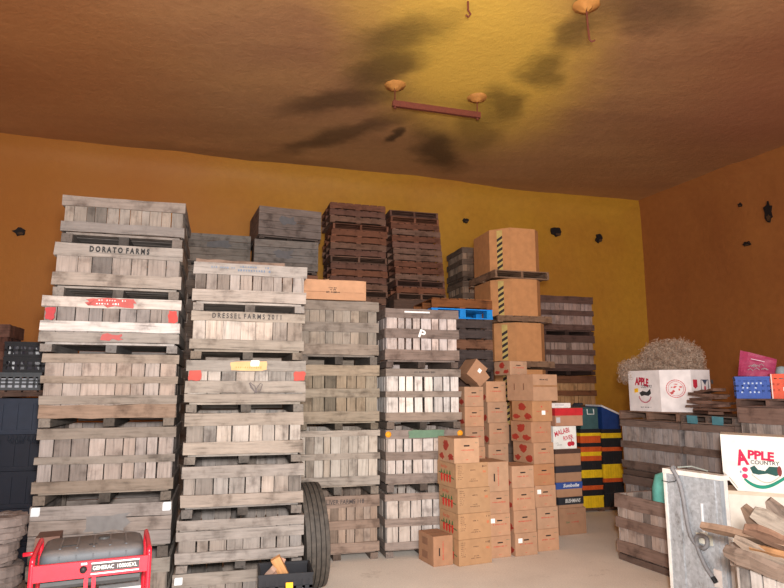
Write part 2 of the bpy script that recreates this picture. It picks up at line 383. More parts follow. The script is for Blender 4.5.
# ------------------------------------------------------------------ apple bins
R3 = [(.0, .20), (.42, .60), (.81, 1.0)]
R2 = [(.0, .30), (.68, 1.0)]
GA = 'pale weathered apple bins in the tall left stack'
GB = 'pale weathered apple bins in the second stack from the left'
def apple_bin(label, FL, z0, yaw, W, D, bh, fh, rails=R3, ns=8, sc=(.42, .37, .33), rc=(.36, .31, .27), dx=0, dy=0,
              solid=0, group='wooden apple bins stacked in the store', rot=0, footboard=False, gap=.006, rcl=None):
    cx, cy = ctr(FL, yaw, W, D, dx, dy)
    if group in (GA, GB):      # near stacks: board colours darkened to offset the flash falloff
        sc = tuple(q*.80 for q in sc); rc = tuple(q*.72 for q in rc)
        if rcl: rcl = [tuple(q*.82 for q in r_) for r_ in rcl]
    t = empty('apple_bin', (cx, cy, z0), yaw+rot, label, 'crate', group)
    z1 = z0+fh-z0; z2 = z1+bh; hw, hd = W/2, D/2; th = .02
    # walls: front, back, left, right
    for side in range(4):
        mb = MB(); L = W if side < 2 else D
        def B(a0, a1, d0, d1, za, zb, col, j=.003, seg=1):
            zb = min(zb, z2-.007)
            if side == 0: mb.box(a0, a1, -hd+d0, -hd+d1, za, zb, col, j, seg=seg, axis=(0 if solid else None))
            elif side == 1: mb.box(a0, a1, hd-d1, hd-d0, za, zb, col, j, seg=seg)
            elif side == 2: mb.box(-hw+d0, -hw+d1, a0, a1, za, zb, col, j, seg=seg)
            else: mb.box(hw-d1, hw-d0, a0, a1, za, zb, col, j, seg=seg)
        if solid:
            e = 0 if side < 2 else .022
            for k in range(solid):
                B(-L/2+e, L/2-e, 0, .022, z1+bh*k/solid+.003, z1+bh*(k+1)/solid-.003, vary(sc, .1), .003, 3)
            mb.build('board_wall', WOOD, t)
            if side < 2:
                for sx in (-1, 1):
                    mb = MB(); mb.box(sx*(hw-.05)-.02, sx*(hw-.05)+.02, (-hd+.03 if side == 0 else hd-.07), (-hd+.07 if side == 0 else hd-.03), z1, z2-.02, vary(rc), .002)
                    mb.build('corner_post', WOOD, t)
            continue
        e = .024 if side < 2 else .045
        n = ns if side < 2 else max(5, int(ns*D/W))
        ws = [rng.uniform(.75, 1.25) for _ in range(n)]; tot = sum(ws); a = -L/2+e
        for k in range(n):
            w = (L-2*e)*ws[k]/tot; gp = gap*rng.choice((.6, 1.2, 1.4, 2.6))
            cc = vary(sc, .16)
            if rng.random() < .16: cc = tuple(q*.6 for q in cc)
            B(a+gp/2, a+w-gp/2, th+rng.uniform(0, .004), th+.018, z1+.005, z2-.012, cc, .002); a += w
        mb.build('slat_wall', WOOD, t)
        for ri, (f0, f1) in enumerate(rails):
            mb = MB(); ex = .0 if side < 2 else .022
            B(-L/2+ex, L/2-ex, 0, th, z1+bh*f0+.002, z1+bh*f1-.002, vary(rcl[ri] if rcl else rc, .12), .005, 6)
            mb.build('rail', WOOD, t)
    mb = MB(); n = 7
    for k in range(n):
        y = -hd+.045+(D-.09)*k/n; mb.box(-hw+.045, hw-.045, y+.006, y+(D-.09)/n-.006, z1-.022, z1, vary(rc, .15), .002)
    mb.build('floor_deck', WOOD, t)
    if fh > .05:
        for sx in (-1, 0, 1):
            mb = MB(); x = sx*(hw-.065); q_ = .35 if sx == 0 else .62
            mb.box(x-.05, x+.05, -hd+(.05 if sx == 0 else .01), hd-.01, .003, z1-.022, vary(tuple(q*q_ for q in rc), .2), .003, seg=3)
            mb.build('skid', WOOD, t)
        mb = MB(); mb.box(-hw+.13, hw-.13, hd-.03, hd-.012, .012, z1-.024, vary(sc, .15), .003, seg=3); mb.build('rear_foot_board', WOOD, t)
        if footboard:
            mb = MB(); mb.box(-hw, hw, -hd-.002, -hd+.019, z1-.025, z1+.100, vary((.27, .195, .145), .1), .010, seg=8); mb.build('foot_board', WOOD, t)
    return t
def patch(t, D, x0, x1, z0, z1, col, name='paint_patch', lift=.004, n=14, lab=None, rough=.08):
    mb = MB(); pts = []
    for k in range(n):
        f = k/n*4; s = int(f); f -= s
        q = [(x0+(x1-x0)*f, z0), (x1, z0+(z1-z0)*f), (x1-(x1-x0)*f, z1), (x0, z1-(z1-z0)*f)][s]
        pts.append((q[0]+rng.uniform(-rough, rough)*(z1-z0), q[1]+rng.uniform(-rough, rough)*(z1-z0)*.6))
    mb.prism(lambda s, q, d: Vector((s, -D/2-d, q)), pts, 0, lift, col)
    o = mb.build(name, INK, t); 
    if lab: o['label'] = lab
    return o
def scribble(t, D, x0, x1, z, h, col, n, name='stamp', lift=.003, fr=None):
    mb = MB(); fr = fr or (lambda s, q, d: Vector((s, -D/2-d, q)))
    for k in range(n):
        x = x0+(x1-x0)*(k+.5)/n; w = (x1-x0)/n*rng.uniform(.35, .8); hh = h*rng.uniform(.5, 1)
        if rng.random() < .1: continue
        mb.prism(fr, [(x-w/2, z-hh/2), (x+w/2, z-hh/2+rng.uniform(-.1, .1)*h), (x+w/2*rng.uniform(.4, 1), z+hh/2), (x-w/2, z+hh/2*rng.uniform(.5, 1))], 0, lift, col)
    return mb.build(name, INK, t)

RED = (.36, .055, .04); YS = 15.4
# ---- stack A (left, nearest)
A = (-3.332, 5.873); WA, DA = 1.22, 1.15
GA = 'pale weathered apple bins in the tall left stack'
a1 = apple_bin('topmost apple bin of the tall left stack, plain grey slats and two rails', A, 3.56, YS, 1.17, DA, .372, .115, [(0, .27), (.70, 1.0)], 11, (.36, .32, .28), (.34, .30, .27), dx=.035, group=GA)
a2 = apple_bin('apple bin stencilled DORATO FARMS in black near the top of the left stack', A, 3.016, YS, 1.20, DA, .434, .11, R2, 7, (.40, .36, .33), (.50, .45, .40), group=GA)
letters('D O R A T O  F A R M S', .56, .062, INK, a2, face_front(DA, -.0, .485, .010), (.02, .02, .02), bold=.05)
a3 = apple_bin('apple bin with red painted rail and red corners, third from top of the left stack', A, 2.466, YS, 1.27, DA, .45, .10, [(0, .22), (.23, .46), (.75, 1.0)], 9, (.36, .33, .31), (.60, .56, .52), dx=-.055, dy=-.04, group=GA, rcl=[(.42, .40, .37), (.78, .74, .70), (.66, .62, .58)])
patch(a3, DA, -.24, .20, .455, .54, (.38, .08, .07), rough=.25, n=26, lift=.009, lab='red painted patch on top rail')
scribble(a3, DA, -.14, .12, .515, .02, (.7, .6, .58), 11, 'worn_marks', .012); scribble(a3, DA, -.16, .06, .48, .02, (.7, .6, .58), 9, 'worn_marks', .012)
patch(a3, DA, -.60, -.52, .31, .43, (.36, .04, .045), lift=-.013+.0, lab='red painted corner'); patch(a3, DA, .52, .60, .31, .43, (.45, .05, .04), lift=-.013, lab='red painted corner')
patch(a3, DA, -.08, .10, .125, .185, (.36, .08, .075), lift=.009, rough=.35, n=20, lab='faded red sprayed blot')
a4 = apple_bin('three-rail apple bin with a knotty brown foot board, fourth from top of the left stack', A, 1.752, YS, 1.24, DA, .60, .11, [(.175, .32), (.51, .63), (.84, 1.0)], 8, (.48, .41, .36), (.42, .36, .30), dx=-.02, group=GA, footboard=True)
a5 = apple_bin('three-rail tan apple bin, third from bottom of the left stack above the solid-board bin', A, 1.041, YS, 1.24, DA, .60, .11, [(0, .18), (.43, .55), (.82, 1.0)], 9, (.47, .41, .37), (.36, .31, .26), dx=-.01, group=GA)
a6 = apple_bin('solid-board bin with white corner labels and a dark stain behind the red generator', A, .52, YS, 1.24, DA, .40, .12, solid=3, sc=(.38, .34, .31), rc=(.34, .3, .26), dx=-.01, group=GA)
patch(a6, DA, -.16, .22, .27, .42, (.17, .16, .155), 'stain', .003, 24, rough=.22)
patch(a6, DA, -.61, -.535, .43, .51, (.62, .66, .68), 'corner_label', .005, rough=.0); patch(a6, DA, .535, .61, .43, .51, (.62, .66, .68), 'corner_label', .005, rough=.0)
a7 = apple_bin('bottom apple bin of the left stack, mostly hidden behind the red generator', A, 0, YS, 1.24, DA, .42, .10, R2, 8, (.42, .38, .34), (.5, .46, .4), group=GA)

# ---- stack B
Bc = (-1.99, 6.0); WB, DB = 1.135, 1.10
GB = 'pale weathered apple bins in the second stack from the left'
def zb(z): return 2.1+(z-2.1)*.93
b1 = apple_bin('topmost apple bin of the second stack, blue handwriting on its pale top rail', Bc, 2.89, YS, WB, DB, .40, .10, R2, 10, (.42, .37, .33), (.54, .49, .44), dx=0, group=GB)
scribble(b1, DB, -.40, -.14, .445, .022, (.14, .17, .22), 12, 'handwriting', .01); scribble(b1, DB, -.12, .18, .462, .022, (.12, .15, .2), 12, 'handwriting', .01); scribble(b1, DB, -.14, .22, .425, .026, (.12, .15, .2), 14, 'handwriting', .01)
b2 = apple_bin('apple bin stencilled DRESSEL FARMS, second from top of the second stack', Bc, 2.406, YS, WB-.01, DB, .384, .10, [(0, .26), (.74, 1.0)], 7, (.60, .53, .46), (.46, .40, .33), group=GB)
letters('D R E S S E L  F A R M S  2 0 1 1', .68, .052, INK, b2, face_front(DB, -.02, .437, .010), (.03, .025, .025), bold=.02)
b3 = apple_bin('apple bin with red corner patches, ochre painted rail and white tag in the second stack', Bc, 1.888, YS, WB+.03, DB, .42, .098, [(0, .20), (.22, .50), (.72, 1.0)], 7, (.58, .53, .47), (.42, .38, .33), dx=-.02, dy=-.02, group=GB)
patch(b3, DB, -.56, -.44, .31, .405, RED, lift=.008, lab='red painted corner patch'); patch(b3, DB, .46, .575, .31, .405, RED, lift=.008, lab='red painted corner patch')
patch(b3, DB, -.16, .19, .41, .50, (.50, .31, .14), lift=.009, lab='ochre painted patch'); patch(b3, DB, .03, .11, .455, .51, (.8, .78, .74), 'paper_tag', .014, 8)
scribble(b3, DB, -.12, .14, .44, .025, (.45, .22, .07), 12, 'faded_lettering', .012)
mbq = MB(); mbq.tube([Vector((.03+.05*math.sin(k*.9)+k*.008, -DB/2-.009, .24+.05*math.cos(k*1.3))) for k in range(14)], .004, (.12, .10, .10), n=5); mbq.build('pen_scrawl', INK, b3)
b4 = apple_bin('pale two-rail apple bin fourth from top of the second stack', Bc, 1.394, YS, WB+.01, DB, .40, .094, R2, 8, (.54, .50, .45), (.45, .41, .36), dx=-.01, group=GB)
b5 = apple_bin('two-rail apple bin fifth from top of the second stack', Bc, .907, YS, WB+.02, DB, .385, .10, [(0, .30), (.68, 1.0)], 8, (.44, .40, .36), (.42, .38, .34), dx=-.01, dy=-.03, group=GB)
b6 = apple_bin('apple bin with doubled light top boards, just above the bottom one of the second stack', Bc, .43, YS, WB+.05, DB, .385, .09, [(0, .24), (.50, .74), (.76, 1.0)], 8, (.38, .35, .32), (.48, .44, .40), dx=-.03, dy=-.07, group=GB)
b7 = apple_bin('bottom apple bin of the second stack beside the black crate of offcuts', Bc, 0, YS, WB+.06, DB, .35, .08, [(0, .28), (.66, 1.0)], 8, (.36, .33, .30), (.42, .39, .35), dx=-.04, dy=-.05, group=GB)
patch(b7, DB, -.58, -.51, .335, .40, (.62, .66, .68), 'corner_label', .010, rough=0)
o = MB(); o.box(-.47, .47, -.07, .07, 0, .03, (.34, .25, .19), .004, seg=6); o.box(-.47, .47, -.012, .012, .028, .10, (.30, .21, .16), .006, seg=8)
o = o.build('loose_board', WOOD); cx, cy = ctr(Bc, YS, WB, DB, 0, 0); o.location = (cx-.05, cy-.18, 3.39); o.rotation_euler = (0, 0, R(YS)); 
# two battens carry it across the open bin
tag(o, 'brown loose board lying across the top bin of the second stack', 'board')
o = MB(); 
for sx in (-.4, .38): o.box(sx-.03, sx+.03, -.552, .54, 0, .02, (.3, .22, .17), .002)
o = o.build('cross_batten', WOOD); o.location = (cx, cy, 3.372); o.rotation_euler = (0, 0, R(YS))
bpy.data.objects.remove(o)

# ---- stack C
Cc = (-1.19, 7.852); WC, DC = 1.05, 1.0
GC = 'three-rail apple bins in the middle stack behind the tyre'
apple_bin('grey-tan three-rail bin topmost under the torn cardboard box', Cc, 2.435, YS, WC, DC, .72, .125, R3, 9, (.35, .31, .26), (.30, .26, .22), group=GC, gap=.004)
apple_bin('olive-brown three-rail bin second from top, beside the bin marked with red corners', Cc, 1.600, YS, WC+.01, DC, .73, .105, [(0, .18), (.42, .58), (.80, 1.0)], 7, (.32, .27, .20), (.35, .30, .23), dx=.005, group=GC, gap=.006)
c3 = apple_bin('pale grey bin with a cracked loose top board, third down in the middle stack', Cc, .790, YS, WC+.02, DC, .69, .12, [(0, .16), (.46, .58), (.88, 1.0)], 9, (.50, .46, .40), (.42, .38, .33), dx=0, group=GC)
c4 = apple_bin('brown bin with black FARMS stencil standing on the floor behind the tyre', Cc, 0, YS, WC+.02, DC, .69, .10, [(0, .17), (.40, .56), (.78, 1.0)], 10, (.40, .32, .26), (.34, .26, .21), dx=0, group=GC)
letters('OLIVER FARMS 118', .54, .055, INK, c4, face_front(DC, .06, .715, .010), (.05, .04, .04), bold=.01)
# ---- stack D
Dc = (-.088, 8.131); DD = 1.0
GD = 'white-slatted apple bins left of the brown carton pile'
d1 = apple_bin('pinkish-white slatted bin with a white painted P, topmost left of the carton pile', Dc, 2.40, YS, 1.05, DD, .70, .105, R3, 8, (.62, .55, .52), (.27, .21, .18), group=GD, gap=.014)
patch(d1, DD, -.26, .10, .745, .765, (.8, .8, .78), 'paint_stripe', .010, 12)
letters('P', .09, .11, INK, d1, face_front(DD, -.01, .46, .010, -18), (.85, .84, .8), bold=.03, name='painted_letter')
d2 = apple_bin('bright white-slatted bin with dark rails, second from top left of the carton pile', Dc, 1.60, YS, 1.06, DD, .685, .11, [(0, .15), (.44, .56), (.84, 1.0)], 8, (.86, .82, .77), (.30, .25, .21), dx=.01, group=GD, gap=.014)
scribble(d2, DD, -.14, .16, .745, .03, (.10, .08, .07), 18, 'faded_stencil', .01)
d3 = apple_bin('bin with green paint and orange reflectors on its top rail', Dc, .80, YS, 1.06, DD, .68, .115, [(0, .17), (.42, .58), (.82, 1.0)], 8, (.66, .60, .55), (.30, .25, .22), dx=.01, group=GD, gap=.012)
patch(d3, DD, -.22, .27, .685, .785, (.12, .20, .13), lift=.010, lab='green painted patch on the top rail')
for sx in (-.50, .50):
    mb = MB(); mb.lathe([(0, .02), (.028, .018), (.04, .0)], 14, (.85, .33, .02), Matrix.Translation((sx, -DD/2-.006, .735)) @ Matrix.Rotation(R(90), 4, 'X')); q = mb.build('reflector', PLAST, d3, True); q['label'] = 'round orange reflector'
d4 = apple_bin('lowest white-slatted bin behind the pepper cartons, feet on the floor', Dc, 0, YS, 1.06, DD, .69, .10, [(0, .13), (.40, .55), (.86, 1.0)], 7, (.66, .61, .56), (.33, .28, .25), dx=.0, group=GD, gap=.012)

# torn tray carton on top of stack C + crumpled paper
def box_shell(mb, W, D, H, col, inside=None, th=.006, z0=0):
    inside = inside or col
    mb.box(-W/2, W/2, -D/2, -D/2+th, z0, z0+H, col); mb.box(-W/2, W/2, D/2-th, D/2, z0, z0+H, col)
    mb.box(-W/2, -W/2+th, -D/2+th, D/2-th, z0, z0+H, col); mb.box(W/2-th, W/2, -D/2+th, D/2-th, z0, z0+H, col)
    mb.box(-W/2+th, W/2-th, -D/2+th, D/2-th, z0, z0+.006, inside)
KR = (.42, .235, .115)
cx, cy = ctr((-1.18, 7.80), 15.4, .87, .98)
t = empty('cardboard_tray', (cx+.0, cy+.03, 3.281), 14, 'torn open cardboard tray with three lines of black print on top of the middle stack', 'cardboard box')
mb = MB(); box_shell(mb, .87, 1.0, .26, (.44, .235, .13)); mb.build('body', CARD, t)
mb = MB(); mb.box(-.42, .40, -.515, -.505, .10, .262, (.46, .25, .14), .006, seg=6); mb.build('torn_flap', CARD, t)
scribble(t, 1.0, -.07, .04, .155, .018, (.03, .02, .02), 8, 'print', .022); scribble(t, 1.0, -.05, .03, .13, .018, (.03, .02, .02), 6, 'print', .022); scribble(t, 1.0, -.10, .10, .100, .022, (.03, .02, .02), 13, 'print', .022)
mb = MB()
for k in range(26):
    a = rng.uniform(0, 6.28); b2_ = rng.uniform(.02, .13); p = Vector((rng.uniform(-.16, .16), rng.uniform(-.1, .1), rng.uniform(.0, .24)))
    q = [p+Vector((rng.uniform(-.1, .1), rng.uniform(-.08, .08), rng.uniform(-.0, .1))) for _ in range(4)]
    mb.quadmesh(q, [[0, 1, 2], [0, 2, 3]], (.55, .33, .18))
o = mb.build('crumpled_paper', CARD); o.location = (cx-.16, cy-.2, 3.29); tag(o, 'crumpled brown wrapping paper sticking out of the torn cardboard tray', 'paper')

# ---- grey-brown bins behind (G) 
GG = 'dark grey solid-board bins stacked behind the second stack'
Gc = (-2.591, 11.114)
zs = [4.868, 4.22, 3.57, 2.92, 2.27, 1.62, .97, .32]
nm = ['topmost dark grey-brown solid-board bin high before the orange wall, left of the dark pallets', 'second dark grey solid bin directly below the topmost one', 'reddish-brown bin third down in the dark stack, behind the torn cardboard tray', 'fourth bin down in the dark stack, hidden behind the pale stacks']
for k in range(4):
    g = apple_bin(nm[k], Gc, 4.92-.645*k, YS, 1.2, 1.15, .575 if k else .56, .068, solid=4, sc=((.25, .21, .19), (.25, .235, .22), (.26, .13, .08), (.2, .12, .08))[k], rc=(.2, .16, .14), group=GG, dx=(.02, .02, .02, .0)[k], rot=(6, 0, 0, 0)[k])
    if k < 2: patch(g, 1.15, -.22, .1, .30, .45, (.13, .125, .13), 'stain', .004, 14, rough=.3)
apple_bin('fifth bin down in the dark stack, hidden behind the pale stacks', Gc, 0, YS, 1.2, 1.15, 2.9, .085, solid=12, sc=(.2, .15, .12), rc=(.2, .16, .14), group=GG, dx=0)
G3 = (-3.91, 11.27)
g = apple_bin('grey-green solid bin showing just right of the tall left stack, dark smear on its boards', G3, 4.46, YS, 1.2, 1.1, .55, .07, solid=4, sc=(.25, .24, .22), rc=(.2, .18, .16), group='grey-green solid-board bins behind the left stacks')
patch(g, 1.1, -.22, .22, .35, .48, (.12, .12, .125), 'stain', .004, 14, rough=.3)
apple_bin('lower grey-green solid bin beneath the one right of the tall left stack', G3, 3.8, YS, 1.2, 1.1, .58, .078, solid=4, sc=(.25, .24, .22), rc=(.2, .18, .16), group='grey-green solid-board bins behind the left stacks')
apple_bin('tall grey-green base bin hidden under the smeared bin', G3, 0, YS, 1.2, 1.1, 3.7, .1, solid=14, sc=(.25, .24, .22), rc=(.2, .18, .16), group='grey-green solid-board bins behind the left stacks')

# ---- pallets
ORD = ['topmost', 'second', 'third', 'fourth', 'fifth', 'sixth', 'seventh', 'eighth', 'ninth', 'tenth', 'eleventh', 'twelfth', 'thirteenth', 'fourteenth', 'fifteenth', 'sixteenth']
def make_pallet(W, D, H, col, turned=False, block=None, mat=None):
    t = empty('pallet', (0, 0, 0)); mat = mat or WOOD
    ax_l = D if not turned else W          # stringer length
    ax_w = W if not turned else D
    def bx(mb, l0, l1, w0, w1, z0, z1, c, j=.004, seg=1):
        if not turned: mb.box(w0, w1, l0, l1, z0, z1, c, j, seg=seg)
        else: mb.box(l0, l1, w0, w1, z0, z1, c, j, seg=seg)
    for s in (-1, 0, 1):
        mb = MB(); x = s*(ax_w/2-.022)
        if block:
            for q in (-1, 0, 1):
                l = q*(ax_l/2-.07); bx(mb, l-.07, l+.07, x*.93-.05, x*.93+.05, .02, H-.02, vary(block)); mb.build('block', mat, t); mb = MB()
            continue
        else: bx(mb, -ax_l/2, ax_l/2, x-.02, x+.02, .018, H-.018, vary(col, .25), .004, 4)
        mb.build('stringer', mat, t)
    mb = MB(); n = 7
    for k in range(n):
        l = -ax_l/2+ax_l*k/n+.012; bx(mb, l, l+ax_l/n-.024, -ax_w/2, ax_w/2, H-.018, H, vary(col, .28), .004, 3)
    mb.build('top_deck', mat, t)
    mb = MB()
    for l in (-ax_l/2, -.05, ax_l/2-.1): bx(mb, l, l+.1, -ax_w/2, ax_w/2, 0, .018, vary(col, .28), .004, 3)
    mb.build('bottom_deck', mat, t)
    return t
def pallet_stack(FL, yaw, W, D, z0, n, H, protos, where, group, offs=None, special=None):
    for k in range(n):
        i = n-1-k                                  # position from top
        if special and i in special: src, lab, used = special[i]
        else: src = protos[rng.randrange(len(protos))]; lab = f'{ORD[i]} pallet from the top of {where}'
        o = copy_tree(src); cx, cy = ctr(FL, yaw, W, D)
        dx, dy = (offs(i) if offs else (0, 0)); u, v = uv(yaw)
        o.location = (cx+u[0]*dx+v[0]*dy, cy+u[1]*dx+v[1]*dy, z0+k*H)
        o.rotation_euler = (0, 0, R(yaw+rng.uniform(-1.2, 1.2))); tag(o, lab, 'pallet', group)
BR = [(.24, .105, .065), (.28, .12, .07), (.19, .10, .075), (.24, .14, .10)]
PH = .140
protos = []
for c_ in BR:
    protos.append(make_pallet(1.19, .98, PH-.003, c_)); protos.append(make_pallet(1.19, .98, PH-.003, c_, True))
redp = make_pallet(1.19, .98, PH-.003, (.17, .085, .055)); 
for ch_ in list(redp.children):
    pass
P1 = (-1.269, 12.156)
def of1(i): return ([-.03, -.03, -.02, .05, .03, .0, .0, .0, .02, .02, .03, .0, .02, .03, 0, 0][i], [-.03, -.02, -.02, .02, 0, 0, 0, 0, 0, 0, 0, 0, 0, 0, 0, 0][i])
z = 5.951-15*PH
pallet_stack(P1, YS, 1.2, 1.0, z, 15, PH, protos, 'the left dark pallet stack', 'dark brown pallets in the left high stack', of1)
apple_bin('hidden tall bin carrying the left dark pallet stack', P1, 0, YS, 1.18, .98, z-.1, .1, solid=12, sc=(.15, .1, .08), rc=(.14, .1, .08), group='base bins under the pallet stacks')
P2 = (-.041, 12.36); pr2 = []
for c_ in BR:
    pr2.append(make_pallet(1.07, .98, .133, c_)); pr2.append(make_pallet(1.07, .98, .133, c_, True))
z = 5.86-14*.136
def of2(i): return (.0+.012*i, 0)
pallet_stack(P2, YS, 1.08, 1.0, z, 14, .136, pr2, 'the right dark pallet stack beside the striped tall cartons', 'dark brown pallets in the right high stack', of2)
apple_bin('hidden tall bin carrying the right dark pallet stack', P2, 0, YS, 1.07, .98, z-.1, .1, solid=12, sc=(.15, .1, .08), rc=(.14, .1, .08), group='base bins under the pallet stacks', dx=.08)
# J : low pallets with the blue one
PJ = (.633, 9.54); prj = []
for c_ in ((.17, .085, .05), (.12, .08, .065), (.09, .07, .065)):
    prj.append(make_pallet(1.03, 1.0, .160, c_)); prj.append(make_pallet(1.03, 1.0, .160, c_, True))
blue = make_pallet(1.05, 1.0, .160, (.01, .20, .58), False, (.01, .22, .62), PLAST)
topj = make_pallet(1.03, 1.0, .160, (.28, .11, .04), True)
z = 3.56-13*.163
pallet_stack(PJ, YS, 1.03, 1.0, z, 13, .163, prj, 'the pallet stack holding the bright blue pallet', 'pallets stacked under and over the blue pallet', None,
             {0: (topj, 'rust-brown wooden pallet lying on top of the bright blue pallet', 1), 1: (blue, 'bright blue plastic pallet near the top of its stack', 1)})
apple_bin('hidden tall bin carrying the stack with the blue pallet', PJ, 0, YS, 1.03, 1.0, z-.1, .1, solid=8, sc=(.15, .1, .08), rc=(.14, .1, .08), group='base bins under the pallet stacks')
# ---- H light bins
for k in range(3):
    apple_bin(['topmost pale slatted bin peeking out between the dark pallets and striped cartons', 'pale slatted bin directly below the topmost one beside the dark pallets', 'third pale slatted bin down behind the striped cartons'][k], (1.517, 12.9), 4.446-.74*k, YS, .9, .95, .66, .075, R3, 7, (.46, .34, .25), (.22, .16, .12), group='pale bins behind the striped cartons', gap=.01)
apple_bin('hidden tall bin at the base behind the striped cartons', (1.517, 12.9), 0, YS, .9, .95, 2.86, .1, solid=10, sc=(.2, .15, .12), rc=(.2, .15, .12), group='pale bins behind the striped cartons')

# ---- I : tall octagonal cartons with hazard tape, separated by pallets
Ic = (1.85, 10.76); u, v = uv(YS)
def octo(W, D, c):
    return [(c, 0), (W-c, 0), (W, c), (W, D-c), (W-c, D), (c, D), (0, D-c), (0, c)]
def tall_carton(label, z0, H, Wo=.93, Do=1.14, c=.29, ox=.05, col=(.47, .22, .09)):
    x = Ic[0]+u[0]*(ox+Wo/2)+v[0]*(Do/2+.03); y = Ic[1]+u[1]*(ox+Wo/2)+v[1]*(Do/2+.03)
    t = empty('octagonal_carton', (x, y, z0), YS, label, 'carton', 'tall striped octagonal cartons')
    pts = [(p[0]-Wo/2, p[1]-Do/2) for p in [(c, 0), (Wo-.14, 0), (Wo, .14), (Wo, Do-.12), (Wo-.12, Do), (.12, Do), (0, Do-.12), (0, c)]]
    mb = MB(); mb.prism(lambda a, b, d: Vector((a, b, d)), pts, 0, H, col)
    mb.f = mb.f; mb.build('body', CARD, t)
    # tape on the front-left chamfer, hazard chevrons
    p0 = Vector((-Wo/2, -Do/2+c, 0)); p1 = Vector((-Wo/2+c, -Do/2, 0)); d = (p1-p0).normalized(); n = Vector((d.y, -d.x, 0))
    L = (p1-p0).length; s0 = L*.36; s1 = L*.62
    fr = lambda a, b, q: p0+d*a+Vector((0, 0, b))+n*q
    mb = MB(); mb.prism(fr, [(s0, .02), (s1, .02), (s1, H-.03), (s0, H-.03)], 0, .002, (.50, .36, .12)); tp = mb.build('hazard_tape', INK, t)
    mb = MB(); st = .105; zz = .03
    while zz+st+.03 < H-.04:
        mb.prism(fr, [(s0, zz), (s1, zz+.06), (s1, zz+.06+st*.5), (s0, zz+st*.5)], .002, .0035, (.03, .02, .02)); zz += st
    mb.build('stripe', INK, tp)
    return t
tall_carton('topmost tall brown octagonal carton with yellow-black striped tape', 4.26, .80)
tall_carton('middle tall brown striped carton between two pallets', 3.43, .68)
tall_carton('lower tall brown striped carton standing above the brown carton pile', 2.62, .69, ox=.10)
tall_carton('bottom tall striped carton hidden behind the brown carton pile', 1.5, .97, ox=.10)
pI = make_pallet(1.08, 1.2, .147, (.27, .17, .11)); pI2 = make_pallet(1.08, 1.2, .117, (.27, .17, .11), True)
for (z, src, dx, lab) in ((4.11, pI, 0, 'thin grey pallet under the topmost striped carton'), (3.312, pI2, .03, 'grey pallet between the middle and lower striped cartons'), (2.50, pI2, .05, 'dark pallet under the lower striped carton, just over the pile of brown cartons')):
    o = copy_tree(src); cx, cy = ctr(Ic, YS, 1.08, 1.2, dx, 0); o.location = (cx, cy, z); o.rotation_euler = (0, 0, R(YS)); tag(o, lab, 'pallet', 'pallets between the striped cartons')
o = empty('pallet', (0, 0, 0)); bpy.data.objects.remove(o)
apple_bin('hidden base bin under the striped cartons', Ic, 0, YS, 1.08, 1.0, 1.4, .1, solid=6, sc=(.2, .15, .12), rc=(.2, .15, .12), group='base bins under the pallet stacks')
for p in protos+pr2+prj+[blue, topj, pI, pI2, redp]:
    for ch_ in list(p.children): bpy.data.objects.remove(ch_)
    bpy.data.objects.remove(p)

# ---- L bins at the back right
Lc_ = (2.94, 11.98)
for k, (zt) in enumerate((3.99, 3.20, 2.40, 1.60, .80)):
    apple_bin(['topmost dark-railed bin right of the striped cartons, pale slats', 'second dark-railed bin down right of the striped cartons', 'third bin down, orange-brown slats, above the cooler boxes', 'fourth bin down behind the cooler boxes', 'bottom bin behind the plastic crates'][k],
              Lc_, zt-.795, YS, 1.2, 1.0, .69, .10, [(0, .17), (.42, .58), (.78, 1.0)], 12,
              [(.34, .25, .22), (.34, .25, .21), (.42, .25, .12), (.3, .2, .13), (.3, .2, .13)][k], [(.13, .075, .06), (.13, .075, .06), (.16, .07, .035), (.14, .08, .05), (.14, .08, .05)][k],
              dx=(0, -.01, -.02, -.02, -.02)[k], group='dark-railed apple bins before the back wall')

